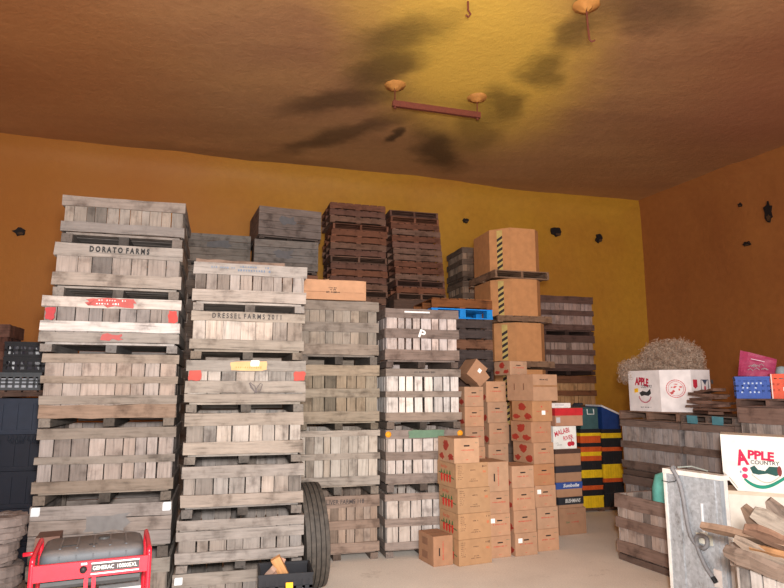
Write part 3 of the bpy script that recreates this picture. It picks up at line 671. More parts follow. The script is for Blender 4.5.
# ------------------------------------------------------------------ cartons
K1 = (.41, .235, .14); K2 = (.35, .19, .11); K3 = (.44, .26, .155)
PRED = (.50, .06, .04)
def disc(cx, cz, rx, rz, n=16, wob=0):
    return [(cx+rx*math.cos(2*math.pi*k/n)*(1+rng.uniform(-wob, wob)), cz+rz*math.sin(2*math.pi*k/n)*(1+rng.uniform(-wob, wob))) for k in range(n)]
def carton(label, FL, z0, yaw, W, D, H, col=K1, front='end', left='apple', dx=0, dy=0, sticker=None, group='brown produce cartons in the pile', rot=0, name='carton', h_off=0):
    cx, cy = ctr(FL, yaw, W, D, dx, dy)
    t = empty(name, (cx, cy, z0), yaw+rot, label, 'carton', group); g = .0015
    col = vary(col, .07)
    mb = MB(); e = .004
    # body with softened edges and a bulging lid line
    prof = [(e, 0), (0, e), (0, H-e), (e, H-g)]
    rings = []
    for (i, z) in prof:
        w, d = W/2-g-i, D/2-g-i; rings.append([(-w, -d, z), (w, -d, z), (w, d, z), (-w, d, z)])
    vs = [p for r_ in rings for p in r_]
    fs = [[k*4+i, k*4+(i+1) % 4, (k+1)*4+(i+1) % 4, (k+1)*4+i] for k in range(3) for i in range(4)]+[[3, 2, 1, 0], [12, 13, 14, 15]]
    mb.quadmesh(vs, fs, col); mb.build('body', CARD, t)
    FF = lambda s, q, d: Vector((s, -D/2+g-d, q)); LF = lambda s, q, d: Vector((-W/2+g-d, -s, q))
    # centre seam of the top flaps
    mb = MB(); mb.box(-W/2+.01, W/2-.01, -.0015, .0015, H-.0015, H, (.12, .06, .03)); mb.build('flap_seam', INK, t)
    if front == 'end':
        mb = MB(); mb.prism(FF, [(-.035, H*.66), (.035, H*.66), (.042, H*.69), (.035, H*.72), (-.035, H*.72), (-.042, H*.69)], 0, .0015, (.02, .012, .01)); mb.build('hand_hole', INK, t)
        scribble(t, D, -.10, .10, H*.52, .017, PRED, 14, 'print', .0015, FF)
        scribble(t, D, -.02, .02, H*.14, .008, PRED, 3, 'print', .0015, FF)
        scribble(t, D, W/2-.07, W/2-.02, H*.80, .012, (.12, .16, .10), 3, 'print', .0015, FF)
    elif front == 'end_plain':
        scribble(t, D, -.10, .10, H*.5, .016, PRED, 12, 'print', .0015, FF)
        mb = MB(); mb.prism(FF, disc(-.01, H*.72, .012, .012), 0, .0015, PRED); mb.build('print', INK, t)
    elif front == 'side':      # carton on its side: print runs vertically
        mb = MB(); mb.prism(FF, [(-W*.22, H*.34), (-W*.16, H*.34), (-W*.16, H*.60), (-W*.22, H*.60)], 0, .0015, (.02, .012, .01)); mb.build('hand_hole', INK, t)
        mb = MB()
        for k in range(14):
            z = H*.2+k*H*.045; w = rng.uniform(.008, .02); mb.prism(FF, [(-.0-w/2, z), (w/2, z), (w/2, z+.008), (-w/2, z+.008)], 0, .0015, PRED)
        mb.build('print', INK, t)
    elif front == 'pepper':
        dk = (.10, .05, .03)
        for k in range(8): scribble(t, D, -W/2+.03, -W/2+.03+rng.uniform(.05, .08), H*(.88-.075*k), .010, dk, 6, 'print', .0015, FF)
        scribble(t, D, -.03, .05, H*.70, .016, dk, 5, 'print', .0015, FF); scribble(t, D, -.06, .08, H*.26, .012, dk, 10, 'print', .0015, FF); scribble(t, D, -.02, .05, H*.34, .01, dk, 5, 'print', .0015, FF)
        scribble(t, D, W/2-.09, W/2-.02, H*.84, .03, dk, 4, 'print', .0015, FF); scribble(t, D, W/2-.08, W/2-.03, H*.62, .04, (.55, .14, .06), 3, 'print', .0015, FF)
    elif front == 'lines':
        scribble(t, D, -.10, .05, H*.8, .03, (.04, .03, .03), 5, 'print', .0015, FF)
    elif front == 'thumb':
        mb = MB(); mb.prism(FF, disc(0, H*.45, W*.2, H*.3, 12, .25), 0, .0015, PRED); mb.build('print', INK, t)
    if left == 'apple':
        mb = MB()
        for (q_, w_) in ((disc(0, H*.70, D*.17, H*.20, 16, .28), 0), (disc(-D*.29, H*.22, D*.15, H*.13, 16, .35), 0), (disc(D*.27, H*.24, D*.16, H*.14, 16, .35), 0)):
            mb = MB(); mb.prism(LF, q_, 0, .0015, (.34, .035, .02)); mb.build('apple_print', INK, t)
    elif left == 'pepper':
        letters('Red Star', D*.36, H*.13, INK, t, face_left(W, D*.12, H*.80, .0), (.55, .06, .03), 'print', shear=.3)
        mb = MB()
        for k in range(4):
            s = -D*.26+k*D*.15
            mb.prism(LF, [(s-.022, H*.48), (s-.018, H*.24), (s+.0, H*.16), (s+.02, H*.24), (s+.024, H*.48), (s, H*.52)], 0, .002, (.55, .03, .02))
            mb.prism(LF, [(s-.02, H*.5), (s-.004, H*.66), (s+.006, H*.66), (s+.02, H*.5)], 0, .0025, (.05, .13, .04))
        mb.prism(LF, [(-D*.42, H*.50), (D*.40, H*.38), (D*.40, H*.33), (-D*.42, H*.55)], 0, .0012, (.07, .12, .05))
        mb.build('pepper_print', INK, t)
    elif left == 'panels':
        mb = MB()
        for z in (.17, .62): mb.prism(LF, [(-D*.25, H*z), (D*.12, H*z), (D*.12, H*(z+.24)), (-D*.25, H*(z+.24))], 0, .0015, (.24, .12, .07))
        mb.build('print', INK, t)
    if sticker:
        sx, sz = sticker; mb = MB(); mb.prism(FF, [(sx-.03, sz-.028), (sx+.03, sz-.028), (sx+.03, sz+.028), (sx-.03, sz+.028)], 0, .003, (.85, .84, .8)); mb.build('sticker', INK, t)
    return t
YP = 21
carton('small brown carton alone on the floor, left of the pepper cartons', (.50, 7.765), 0, 24, .27, .40, .35, K2, 'side', 'panels', group='brown produce cartons in the pile')
PF = (.808, 7.777)
pl = ['bottom pepper-print carton, partly behind the small floor carton', 'second pepper-print carton from the floor', 'third pepper-print carton from the floor', 'top pepper-print carton under the plain hand-holed one']
for k in range(4):
    carton(pl[k], PF, .303*k, YP+3, .47, .48, .303, (.40, .235, .125), 'pepper', 'pepper', dx=(.0, -.0, -.005, -.025)[k], group='cartons printed with red peppers')
carton('carton with a dark hand hole resting on the pepper cartons', (.765, 7.72), 1.212, YP, .35, .46, .305, K3, 'end', 'apple')
F2 = (1.235, 8.131)
carton('carton on the floor right of the pepper cartons', F2, 0, YP, .315, .42, .265, K1, 'end', None)
carton('carton with a square white sticker right of the pepper cartons, second from the floor', F2, .265, YP, .315, .42, .272, K1, 'end', None, sticker=(-.10, .19))
carton('third carton from the floor right of the pepper cartons, under the upended one', F2, .537, YP, .31, .42, .275, K1, 'end', None)
carton('upended carton with vertical red print, atop the column right of the pepper cartons', F2, .812, YP, .31, .42, .375, K3, 'side', None, dx=-.0)
F3 = (1.572, 8.225)
for k in range(4):
    carton(['bottom front carton with white sticker, third column from the left of the pile', 'second carton up in the column above the bottom white-stickered one', 'third carton up in the column above the bottom white-stickered one', 'fourth carton up in the column above the bottom white-stickered one'][k],
           F3, .281*k, YP, .335, .44, .281, K1, 'end', 'apple', dx=(.01, 0, -.005, -.01)[k], sticker=((-.09, .19) if k == 0 else None))
F4 = (1.93, 8.47); l4 = ['bottom carton at the right foot of the brown pile', 'second carton up at the right side of the pile', 'white-stickered third carton up at the right side of the pile', 'darker brown fourth carton up at the right side of the pile']
for k in range(4):
    carton(l4[k], F4, .280*k, YP, .33, .44, .280, K1 if k < 3 else (.36, .17, .08), 'end', None, dx=(0, .0, -.02, -.03)[k], sticker=((-.10, .20) if k == 2 else None))
l4 = ['carton with red apple side print, fifth up at the right of the pile', 'plain-ended carton with red side print, sixth up at the right of the pile', 'white-stickered carton with bold red side print, just under the largest box']
for k in range(3):
    carton(l4[k], F4, 1.120+.28*k, YP+4, .34, .46, .28, (K1, K2, (.38, .19, .09))[k], ('end', 'end_plain', 'end_plain')[k], 'apple', dx=(0, -.03, -.0)[k]-.02, sticker=((.02, .12) if k == 2 else None))
carton('largest brown box at the top of the pile, print on its right face', (1.93, 8.47), 1.96, 28, .44, .56, .365, K1, 'lines', None, dx=-.01, dy=-.02, group='brown produce cartons in the pile')
carton('carton on top of the largest box, red print on its left side', (1.70, 8.86), 2.325, 24, .30, .40, .20, K1, 'end', 'apple', dx=.0)
FA = (1.025, 8.75)
for k in range(8):
    pass
la = ['fourth from top carton of the rear left column, next to the orange reflector', 'white-stickered carton, third from top of the rear left column', 'second carton from top of the rear left column', 'top upright carton of the rear left column, below the tilted cartons']
apple_bin('hidden low bin behind the carton pile carrying the rear carton columns', (1.0, 8.74), 0, YP, .68, .46, .95, .08, solid=5, sc=(.2, .15, .12), rc=(.2, .15, .12), group='base bins under the pallet stacks')
for k in range(4):
    z = 1.118+.2795*k
    carton(la[k], FA, z-.08+.0, YP, .305, .42, .2795, K1, 'end', 'apple', dx=(.01, 0, 0, 0)[k], sticker=((.0, .10) if k == 1 else None))
lb = ['lowest carton of the rear middle column, above the upended carton', 'second carton from the bottom of the rear middle column', 'third carton from the bottom of the rear middle column', 'top carton of the rear middle column, touching the largest box']
for k in range(4):
    carton(lb[k], (1.385, 9.0), 1.038+.2995*k, YP, .33, .42, .2995, K1, 'end', 'apple', dx=(-.0, .02, -.0, -.015)[k])
def tilted(label, loc, rot, W, D, H, st=False):
    t = empty('carton', loc, 0, label, 'carton', 'brown produce cartons in the pile', rot=rot)
    mb = MB(); mb.box(-W/2, W/2, -D/2, D/2, 0, H, K2, .002); mb.build('body', CARD, t)
    mb = MB(); mb.box(-W/2+.01, W/2-.01, -.0015, .0015, H, H+.001, (.12, .06, .03)); mb.build('flap_seam', INK, t)
    if st: mb = MB(); mb.box(.0, .055, -D/2-.003, -D/2, H*.5, H*.5+.055, (.85, .84, .8)); mb.build('sticker', INK, t)
    return t
tilted('small carton tipped on its corner with white sticker, above the rear left column', (1.08, 8.92, 2.27), (0, R(38), R(YP)), .22, .34, .27, True)
tilted('tipped carton showing a triangular corner, right of the stickered tipped one', (1.30, 9.05, 2.22), (0, R(-40), R(YP)), .22, .26, .20)

bigbox = [o for o in bpy.data.objects if o.get('label', '').startswith('largest brown box')][0]
mb = MB(); LFb = lambda s_, q, d: Vector((-.22+.0015-d, -s_, q))
for s_ in (-.12, .08): mb.prism(LFb, [(s_-.008, .15), (s_+.008, .15), (s_+.008, .24), (s_-.008, .24)], 0, .0015, (.16, .07, .04))
mb.build('slot', INK, bigbox)
mb = MB(); mb.box(-.215, .215, -.2815, -.279, .19, .215, (.30, .15, .07)); mb.build('tape', INK, bigbox)
# column 5: labelled fruit boxes
F5 = (2.458, 9.365); W5, D5 = .46, .5
t = carton('large plain box on the floor at the foot of the fruit box column', F5, 0, YP, .48, D5, .38, K2, None, None, group='fruit boxes in the labelled column')
scribble(t, D5, -.10, .08, .30, .014, (.4, .08, .05), 7, 'print', .0015); scribble(t, D5, -.03, .10, .18, .03, (.45, .08, .05), 6, 'print', .0015); scribble(t, D5, -.12, -.06, .18, .03, (.1, .15, .07), 3, 'print', .0015)
def labelled(label, z, H, band, txt, tcol, dx=0, W=W5, col=K2, bh=.10):
    t = carton(label, F5, z, YP, W, D5, H, col, None, None, dx=dx, group='fruit boxes in the labelled column')
    if band:
        mb = MB(); mb.box(-W/2-.004, W/2+.004, -D5/2-.004, D5/2+.004, H-bh, H-.004, band); mb.build('label_band', INK, t)
        if txt: letters(txt, W*.62, bh*.5, INK, t, face_front(D5, .03, H-bh/2, .0065), tcol, 'lettering', shear=.2, bold=.02)
    return t
labelled('fruit box with a black label band, just above the large floor box', .38, .16, (.02, .02, .025), 'BUSHMANS', (.6, .58, .55), -.0, .44, bh=.11)
labelled('fruit box with a blue and white label band', .54, .215, (.03, .07, .26), 'Sunbelle', (.75, .75, .75), -.03)
labelled('fruit box with a dark label band, directly above the blue-labelled one', .755, .235, (.03, .025, .03), None, (.15, .10, .08), -.03)
labelled('fruit box with a dark brown rim band, under the white cherry-print box', .99, .245, (.07, .035, .025), None, (.22, .13, .09), -.03, bh=.07)
t = carton('white box reading MALABI RIVER with red cherries printed on it', F5, 1.235, YP, .42, D5, .335, (.70, .66, .60), None, None, dx=-.05, group='fruit boxes in the labelled column', name='fruit_box')
letters('MALABI', .27, .075, INK, t, face_front(D5, -.05, .245, .001, 14), (.50, .02, .05), 'lettering', bold=.02, arc=.01)
letters('RIVER', .18, .065, INK, t, face_front(D5, .06, .165, .001, 10), (.50, .02, .05), 'lettering', bold=.02)
mb = MB(); FF = lambda s, q, d: Vector((s, -D5/2-d, q))
mb.prism(FF, disc(.08, .07, .04, .036), 0, .0015, (.50, .02, .04)); mb.prism(FF, disc(.135, .075, .034, .034), 0, .0018, (.45, .02, .04)); mb.prism(FF, [(.10, .10), (.115, .14), (.125, .14), (.115, .10)], 0, .002, (.4, .03, .03)); mb.build('cherry_print', INK, t)
scribble(t, D5, -.17, -.12, .09, .01, (.1, .1, .1), 3, 'print', .0015, FF); scribble(t, D5, -.17, -.06, .06, .01, (.1, .1, .1), 6, 'print', .0015, FF)
t = labelled('brown carton with a bright red lid under the white tray', 1.571, .27, (.50, .02, .025), None, None, .0, .50, (.42, .22, .14), .115)
mb = MB(); mb.box(-.235, -.165, -D5/2-.006, -D5/2, .05, .13, (.5, .47, .46)); mb.build('sticker', INK, t)
t = carton('shallow white tray lying on the red-lidded carton', F5, 1.841, YP, .34, .44, .075, (.70, .66, .64), None, None, dx=-.05, group='fruit boxes in the labelled column', name='white_tray')
scribble(t, .44, -.12, .05, .045, .015, (.2, .15, .2), 8, 'print', .0015)
mb = MB()
for k in range(4): mb.tube([(-.05+.03*k, 0, .02), (-.03+.035*k, -.03, .05), (.0+.03*k, .0, .045)], .018, (.02, .02, .025))
o = mb.build('black_strap', PLAST); o.location = (2.84, 9.56, 1.85); tag(o, 'dark bunched strap beside the white tray on the red lid', 'strap')

# ---- plastic crates
CY_, CO, CK = (.72, .47, .015), (.55, .09, .02), (.018, .018, .02)
def crate(label, FL, z0, H, col, yaw=YS, W=.42, D=.5, group='stacked plastic crates'):
    cx, cy = ctr(FL, yaw, W, D)
    t = empty('plastic_crate', (cx, cy, z0), yaw, label, 'crate', group)
    mb = MB(); box_shell(mb, W-.012, D-.012, H-.012, col, th=.006)
    n = 9
    for k in range(n):
        x = -W/2+.012+(W-.03)*k/(n-1); mb.box(x-.004, x+.004, -D/2, -D/2+.008, .012, H-.02, tuple(q*.9 for q in col))
        y = -D/2+.012+(D-.03)*k/(n-1); mb.box(-W/2, -W/2+.008, y-.004, y+.004, .012, H-.02, col)
    mb.build('body', PLAST, t)
    mb = MB()
    mb.box(-W/2, W/2, -D/2, -D/2+.014, H-.022, H-.001, col); mb.box(-W/2, W/2, D/2-.014, D/2, H-.022, H-.001, col); mb.box(-W/2, -W/2+.014, -D/2+.014, D/2-.014, H-.022, H-.001, col); mb.box(W/2-.014, W/2, -D/2+.014, D/2-.014, H-.022, H-.001, col)
    mb.build('rim', PLAST, t)
    return t
pal = make_pallet(.9, .62, .065, (.2, .12, .08), True); pal.location = (*ctr((3.27, 11.1), YS, .9, .62), 0); pal.rotation_euler = (0, 0, R(YS)); tag(pal, 'low wooden pallet on the floor under the coloured crates', 'pallet')
NLf = (3.35, 11.12); lv = [.067, .27, .371, .445, .576, .712, .867, .953, 1.022, 1.109, 1.178, 1.30, 1.352, 1.422]
cl = [CY_, CK, CO, CK, CY_, CK, CO, CY_, CO, CK, CO, CY_, CK]
nmz = {CY_: 'yellow', CO: 'orange', CK: 'black'}
cnt = {}
for k in range(13):
    z0 = lv[k]; H = lv[k+1]-lv[k]; c_ = cl[k]; nn = nmz[c_]; cnt[nn] = cnt.get(nn, 0)+1
    crate(f'{nn} plastic crate, {["first","second","third","fourth","fifth"][cnt[nn]-1]} {nn} one up in the left crate column', NLf, z0, H, c_)
NRf = (3.77, 11.24); lv = [.067, .30, .486, .555, .798, 1.025, 1.095, 1.254, 1.342, 1.413]
cl = [CK, CK, CO, CY_, CK, CO, CK, CY_, CK]; cnt = {}
for k in range(9):
    c_ = cl[k]; nn = nmz[c_]; cnt[nn] = cnt.get(nn, 0)+1
    crate(f'{nn} plastic crate, {["first","second","third","fourth","fifth"][cnt[nn]-1]} {nn} one up in the right crate column', NRf, lv[k], lv[k+1]-lv[k], c_)
# teal tub and blue cooler
cx, cy = ctr(NLf, YS, .42, .5)
t = empty('storage_tub', (cx-.01, cy, 1.422), YS, 'dark teal plastic tub with a white carry handle on the coloured crates', 'tub')
mb = MB(); box_shell(mb, .36, .5, .38, (.045, .10, .105)); mb.box(-.18, .18, -.25, .25, .36, .375, (.06, .12, .12)); mb.build('body', PLAST, t)
mb = MB(); mb.tube([(-.04, -.258, .35), (-.04, -.265, .26), (.09, -.265, .26), (.09, -.258, .35)], .011, (.6, .62, .6)); q = mb.build('handle', PLAST, t); q['label'] = 'white carry handle'
cx, cy = ctr(NRf, YS, .42, .5)
t = empty('cool_box', (cx, cy, 1.413), YS, 'deep blue cool box with a sloping white-edged lid beside the teal tub', 'cool box')
mb = MB(); mb.prism(lambda a, b, d: Vector((a, d, b)), [(-.18, 0), (.20, 0), (.20, .24), (-.18, .40)], -.25, .25, (.012, .04, .16)); mb.build('body', PLAST, t)
mb = MB(); mb.prism(lambda a, b, d: Vector((a, d, b)), [(-.185, .40), (.205, .24), (.205, .275), (-.185, .43)], -.256, .256, (.62, .60, .60)); mb.build('lid', PLAST, t)

# ------------------------------------------------------------------ right-hand bins
YQ = 22
def side_bin(label, BL, z0, W, D, bh, fh, **k):   # BL = back-left corner; the left side faces the camera
    u, v = uv(YQ); FL = (BL[0]-v[0]*D, BL[1]-v[1]*D)
    return apple_bin(label, FL, z0, YQ, W, D, bh, fh, group='apple bins along the right wall', **k)
RO = (.20, .145, .12); SO = (.40, .365, .35)
Q = (2.847, 8.131)
side_bin('open brown bin on the floor in front of the right-hand stacks, teal object inside', Q, 0, 1.0, .87, .71, .10, sc=(.48, .40, .35), rc=(.30, .21, .17), ns=7, rails=[(0, .2), (.42, .60), (.76, 1.0)])
O1 = (3.546, 9.7)
side_bin('grey bin under the white octagonal fruit carton, top of its stack', O1, .84, 1.05, 1.15, .72, .10, sc=SO, rc=RO, ns=12, rails=[(0, .16), (.42, .56), (.86, 1.0)])
side_bin('grey bin at the bottom of the stack under the white octagonal carton', O1, .0, 1.05, 1.15, .73, .11, sc=SO, rc=RO, ns=12)
u, v = uv(YQ); O2 = (O1[0]-v[0]*1.19, O1[1]-v[1]*1.19)
side_bin('middle right-hand bin with a heap of brown boards on it', O2, .84, 1.05, .84, .72, .10, sc=SO, rc=RO, ns=9, rails=[(0, .16), (.42, .56), (.86, 1.0)])
side_bin('bottom middle right-hand bin behind the galvanised panel', O2, .0, 1.05, .84, .73, .11, sc=SO, rc=RO, ns=9)
O3 = (O2[0]-v[0]*.88, O2[1]-v[1]*.88)
side_bin('right-hand bin carrying the blue and orange-red crates', O3, .98, 1.05, .84, .82, .10, sc=(.40, .35, .32), rc=(.24, .165, .14), ns=9, rails=[(0, .2), (.38, .6), (.76, 1.0)])
side_bin('bottom bin hidden behind the white APPLE COUNTRY carton', O3, .0, 1.05, .84, .87, .11, sc=SO, rc=RO, ns=9)
def rpallet(BL, z, W, D, H, col, lab, turned=False, drop=None):
    p = make_pallet(W, D, H, col, turned); FL = (BL[0]-v[0]*D, BL[1]-v[1]*D); p.location = (*ctr(FL, YQ, W, D), z); p.rotation_euler = (0, 0, R(YQ)); tag(p, lab, 'pallet', 'pallets on the right-hand bins'); return p
rpallet(O1, 1.661, 1.05, 1.15, .135, (.24, .15, .11), 'brown pallet under the white octagonal fruit carton', True)
pt = rpallet(O2, 1.661, 1.05, .84, .11, (.17, .13, .11), 'pallet with turquoise painted block ends under the heap of boards', True)
for s in (-.28, .12):
    mb = MB(); mb.box(-.531, -.515, -s-.13, -s+.03, .0, .105, (.07, .20, .24), .004); q = mb.build('painted_block', INK, pt); q['label'] = 'turquoise painted block'
rpallet(O3, 1.901, 1.05, .84, .10, (.20, .13, .11), 'dark pallet under the blue and orange-red crates', True)
# white octagonal carton 1
def octa_box(FL, z0, W, D, H, c, label, yaw):
    cx, cy = ctr(FL, yaw, W, D)
    t = empty('octagonal_fruit_carton', (cx, cy, z0), yaw, label, 'carton')
    pts = [(p[0]-W/2, p[1]-D/2) for p in octo(W, D, c)]
    n = 8; ins = [(a*.985, b*.985) for a, b in pts]
    vs = [Vector((*p, 0)) for p in pts]+[Vector((*p, H)) for p in pts]+[Vector((*p, H)) for p in ins]+[Vector((*p, H*.5)) for p in ins]
    fs = [list(range(8))[::-1]]
    for i in range(8):
        j = (i+1) % 8; fs += [[i, j, 8+j, 8+i], [8+i, 8+j, 16+j, 16+i], [16+i, 16+j, 24+j, 24+i]]
    fs.append([24+i for i in range(8)])
    mb = MB(); mb.quadmesh(vs, fs, (.66, .61, .60)); mb.build('body', CARD, t)
    return t
W1, D1, H1 = .95, 1.2, .60
FL1 = (O1[0]+u[0]*.03-v[0]*1.12, O1[1]+u[1]*.03-v[1]*1.12)
ac1 = octa_box(FL1, 1.797, W1, D1, H1, .29, 'white octagonal fruit carton with printed logos, full of tangled netting', YQ)
LFm = lambda yy, z, l=.002, roll=0: face_left(W1, yy, z, l, roll)
LF = lambda s, q, d: Vector((-W1/2-d, -s, q))
letters('APPLE', .27, .12, INK, ac1, LFm(.04, .43, .002, -6), (.42, .02, .05), bold=.06, arc=.01)
letters('COUNTRY', .22, .045, INK, ac1, LFm(-.05, .365, .002), (.03, .03, .04), bold=.01)
mb = MB(); mb.prism(LF, [(-.10, .27), (-.03, .30), (.05, .28), (.12, .33), (.13, .26), (.08, .225), (0, .235), (-.06, .22)], 0, .002, (.03, .03, .03)); mb.build('logo_mark', INK, ac1)
mb = MB()
for k in range(12):
    a0 = math.pi+.2+k*.23; a1_ = a0+.18
    mb.prism(LF, [(.01+.13*math.cos(a0), .24+.12*math.sin(a0)), (.01+.13*math.cos(a1_), .24+.12*math.sin(a1_)), (.01+.11*math.cos(a1_), .24+.10*math.sin(a1_)), (.01+.11*math.cos(a0), .24+.10*math.sin(a0))], 0, .002, (.4, .08, .12))
mb.build('logo_mark', INK, ac1)
mb = MB(); mb.prism(LF, [(-.195, .27), (-.12, .28), (-.12, .34), (-.195, .33)], 0, .003, (.80, .45, .01)); q = mb.build('sticker', INK, ac1); q['label'] = 'yellow sticker'
scribble(ac1, D1, -.09, .12, .06, .016, (.04, .04, .05), 13, 'print', .002, LF)
p0 = Vector((-W1/2, -D1/2+.29, 0)); p1 = Vector((-W1/2+.29, -D1/2, 0)); dd = (p1-p0).normalized(); nn = Vector((dd.y, -dd.x, 0)); Lc2 = (p1-p0).length
CF = lambda s, q, d: p0+dd*(Lc2/2+s)+Vector((0, 0, q))+nn*(.0015+d)
mb = MB()
for rr_, w_ in ((.13, .010), (.105, .006)):
    for k in range(24):
        a0 = k*2*math.pi/24; a1_ = a0+.24; mb.prism(CF, [(rr_*math.cos(a0), .33+rr_*math.sin(a0)), (rr_*math.cos(a1_), .33+rr_*math.sin(a1_)), ((rr_-w_)*math.cos(a1_), .33+(rr_-w_)*math.sin(a1_)), ((rr_-w_)*math.cos(a0), .33+(rr_-w_)*math.sin(a0))], 0, .001, (.50, .05, .06))
for k in range(9):
    x, z = rng.uniform(-.07, .07), .33+rng.uniform(-.07, .07); mb.prism(CF, disc(x, z, rng.uniform(.012, .03), rng.uniform(.006, .02), 8, .3), 0, .001, (.52, .08, .08))
mb.build('round_stamp', INK, ac1)
FF1 = lambda s, q, d: Vector((s, -D1/2-d, q))
mb = MB(); mb.prism(FF1, [(-.15, .46), (-.07, .46), (-.07, .36), (-.11, .33), (-.15, .36)], 0, .002, (.42, .02, .04)); mb.build('crest_print', INK, ac1)
mb = MB()
for (a, b, c_, d_) in ((.0, .15, .46, .45), (.0, .15, .27, .26), (-.0, .01, .46, .26), (.14, .15, .46, .26)): mb.prism(FF1, [(a, d_), (b, d_), (b, c_), (a, c_)], 0, .002, (.04, .05, .09))
mb.prism(FF1, [(.03, .45), (.12, .45), (.08, .38)], 0, .002, (.04, .05, .09)); mb.prism(FF1, disc(.075, .33, .018, .045), 0, .002, (.45, .05, .08)); mb.build('crest_print', INK, ac1)
mb = MB(); mb.prism(FF1, disc(.22, .43, .02, .035), 0, .002, (.06, .06, .06)); mb.build('print', INK, ac1)
# tangled netting / wood wool heaped in the carton
NET, nt, b = new_mat('pale_netting')
tc = N(nt, 'ShaderNodeTexCoord'); nz = N(nt, 'ShaderNodeTexNoise', Scale=12.0); nt.links.new(tc.outputs['Object'], nz.inputs['Vector'])
rr0 = ramp(nt, nz.outputs[0], [(.3, (.24, .15, .10)), (.7, (.50, .37, .28))]); nt.links.new(rr0.outputs[0], b.inputs['Base Color']); b.inputs['Roughness'].default_value = .5
mb = MB(); r3_ = random.Random(11)
def heap(cx, cy, rx, ry, z0, h, n):
    for k in range(n):
        a = r3_.uniform(0, 6.283); q = math.sqrt(r3_.random()); zz = z0+h*r3_.random()*(1-.35*q**4)
        p = Vector((cx+rx*q*math.cos(a), cy+ry*q*math.sin(a), zz)); d = Vector((r3_.uniform(-1, 1), r3_.uniform(-1, 1), r3_.uniform(-1, 1))).normalized()
        w_ = Vector((r3_.uniform(-1, 1), r3_.uniform(-1, 1), r3_.uniform(-1, 1))).normalized(); pts = [p.copy()]
        for s in range(6):
            d = (d+d.cross(w_)*.9+Vector((r3_.uniform(-.3, .3),)*3)).normalized(); p = p+d*.022; pts.append(p.copy())
        mb.tube(pts, .0022, (.5, .4, .3), n=3, cap=False)
heap(-.20, .36, .30, .26, .46, .32, 3200); heap(.06, -.04, .42, .44, .46, .58, 11000)
hp = mb.build('tangled_netting', NET); hp.location = ac1.location; hp.rotation_euler = ac1.rotation_euler
tag(hp, 'tangled pale brown netting heaped above the white octagonal fruit carton', 'netting', kind='stuff')

# heap of broken boards on O2
cx, cy = ctr((O2[0]-v[0]*.84, O2[1]-v[1]*.84), YQ, 1.05, .84)
for k, (dx, dy, dz, rz, L, tl) in enumerate([(-.20, .10, .0, 60, .62, 0), (-.16, -.05, .045, 95, .55, 0), (-.22, .06, .09, 78, .66, 2), (-.2, -.02, .14, 100, .58, -2), (-.18, .08, .19, 70, .62, 3), (-.23, .0, .24, 88, .52, -3), (-.18, .02, .29, 72, .44, 4)]):
    mb = MB(); mb.box(-L/2, L/2, -.09, .09, 0, .034, vary((.20, .115, .085), .25), .008, seg=5); o = mb.build('broken_board', WOOD)
    o.location = (cx-.17+dx*u[0], cy+dx*u[1]+dy, 1.775+dz+.012); o.rotation_euler = (0, R(tl), R(YQ+rz))
    tag(o, f'{["lowest","second","third","fourth","fifth","sixth","topmost"][k]} broken brown board counted from below in the heap beside the white octagonal carton', 'board', 'broken boards heaped on the middle right bin')

# crates on O3
def milk_crate(name, label, loc, yaw, W, D, H, col, group=None, cells=5, rows=3):
    t = empty(name, loc, yaw, label, 'crate', group); mb = MB(); th = .012
    for (ax, s) in (('x', -1), ('x', 1), ('y', -1), ('y', 1)):
        L = W if ax == 'x' else D; off = (D if ax == 'x' else W)/2
        def bb(a0, a1, z0, z1, t_=th):
            lo, hi = sorted((s*off, s*(off-t_)))
            if ax == 'x': mb.box(a0, a1, lo, hi, z0, z1, col)
            else: mb.box(lo, hi, a0, a1, z0, z1, col)
        e = 0 if ax == 'x' else th
        bb(-L/2+e, L/2-e, 0, .03); bb(-L/2+e, L/2-e, H-.05, H); bb(-L/2+e, -L/2+e+.03, .03, H-.05); bb(L/2-e-.03, L/2-e, .03, H-.05)
        for k in range(1, cells): x = -L/2+L*k/cells; bb(x-.012, x+.012, .03, H-.05, .008)
        for k in range(1, rows): z = .03+(H-.08)*k/rows; bb(-L/2+e, L/2-e, z-.012, z+.012, .009)
    mb.box(-W/2+th, W/2-th, -D/2+th, D/2-th, 0, .01, col)
    mb.build('body', PLAST, t)
    mb = MB(); mb.box(-W/2-.006, W/2+.006, -D/2-.006, -D/2, H-.022, H+.002, col); mb.box(-W/2-.006, W/2+.006, D/2, D/2+.006, H-.022, H+.002, col); mb.box(-W/2-.006, -W/2, -D/2, D/2, H-.022, H+.002, col); mb.box(W/2, W/2+.006, -D/2, D/2, H-.022, H+.002, col); mb.build('rim', PLAST, t)
    return t
def at(FLp, du, dv): return (FLp[0]+u[0]*du-v[0]*dv, FLp[1]+u[1]*du-v[1]*dv)
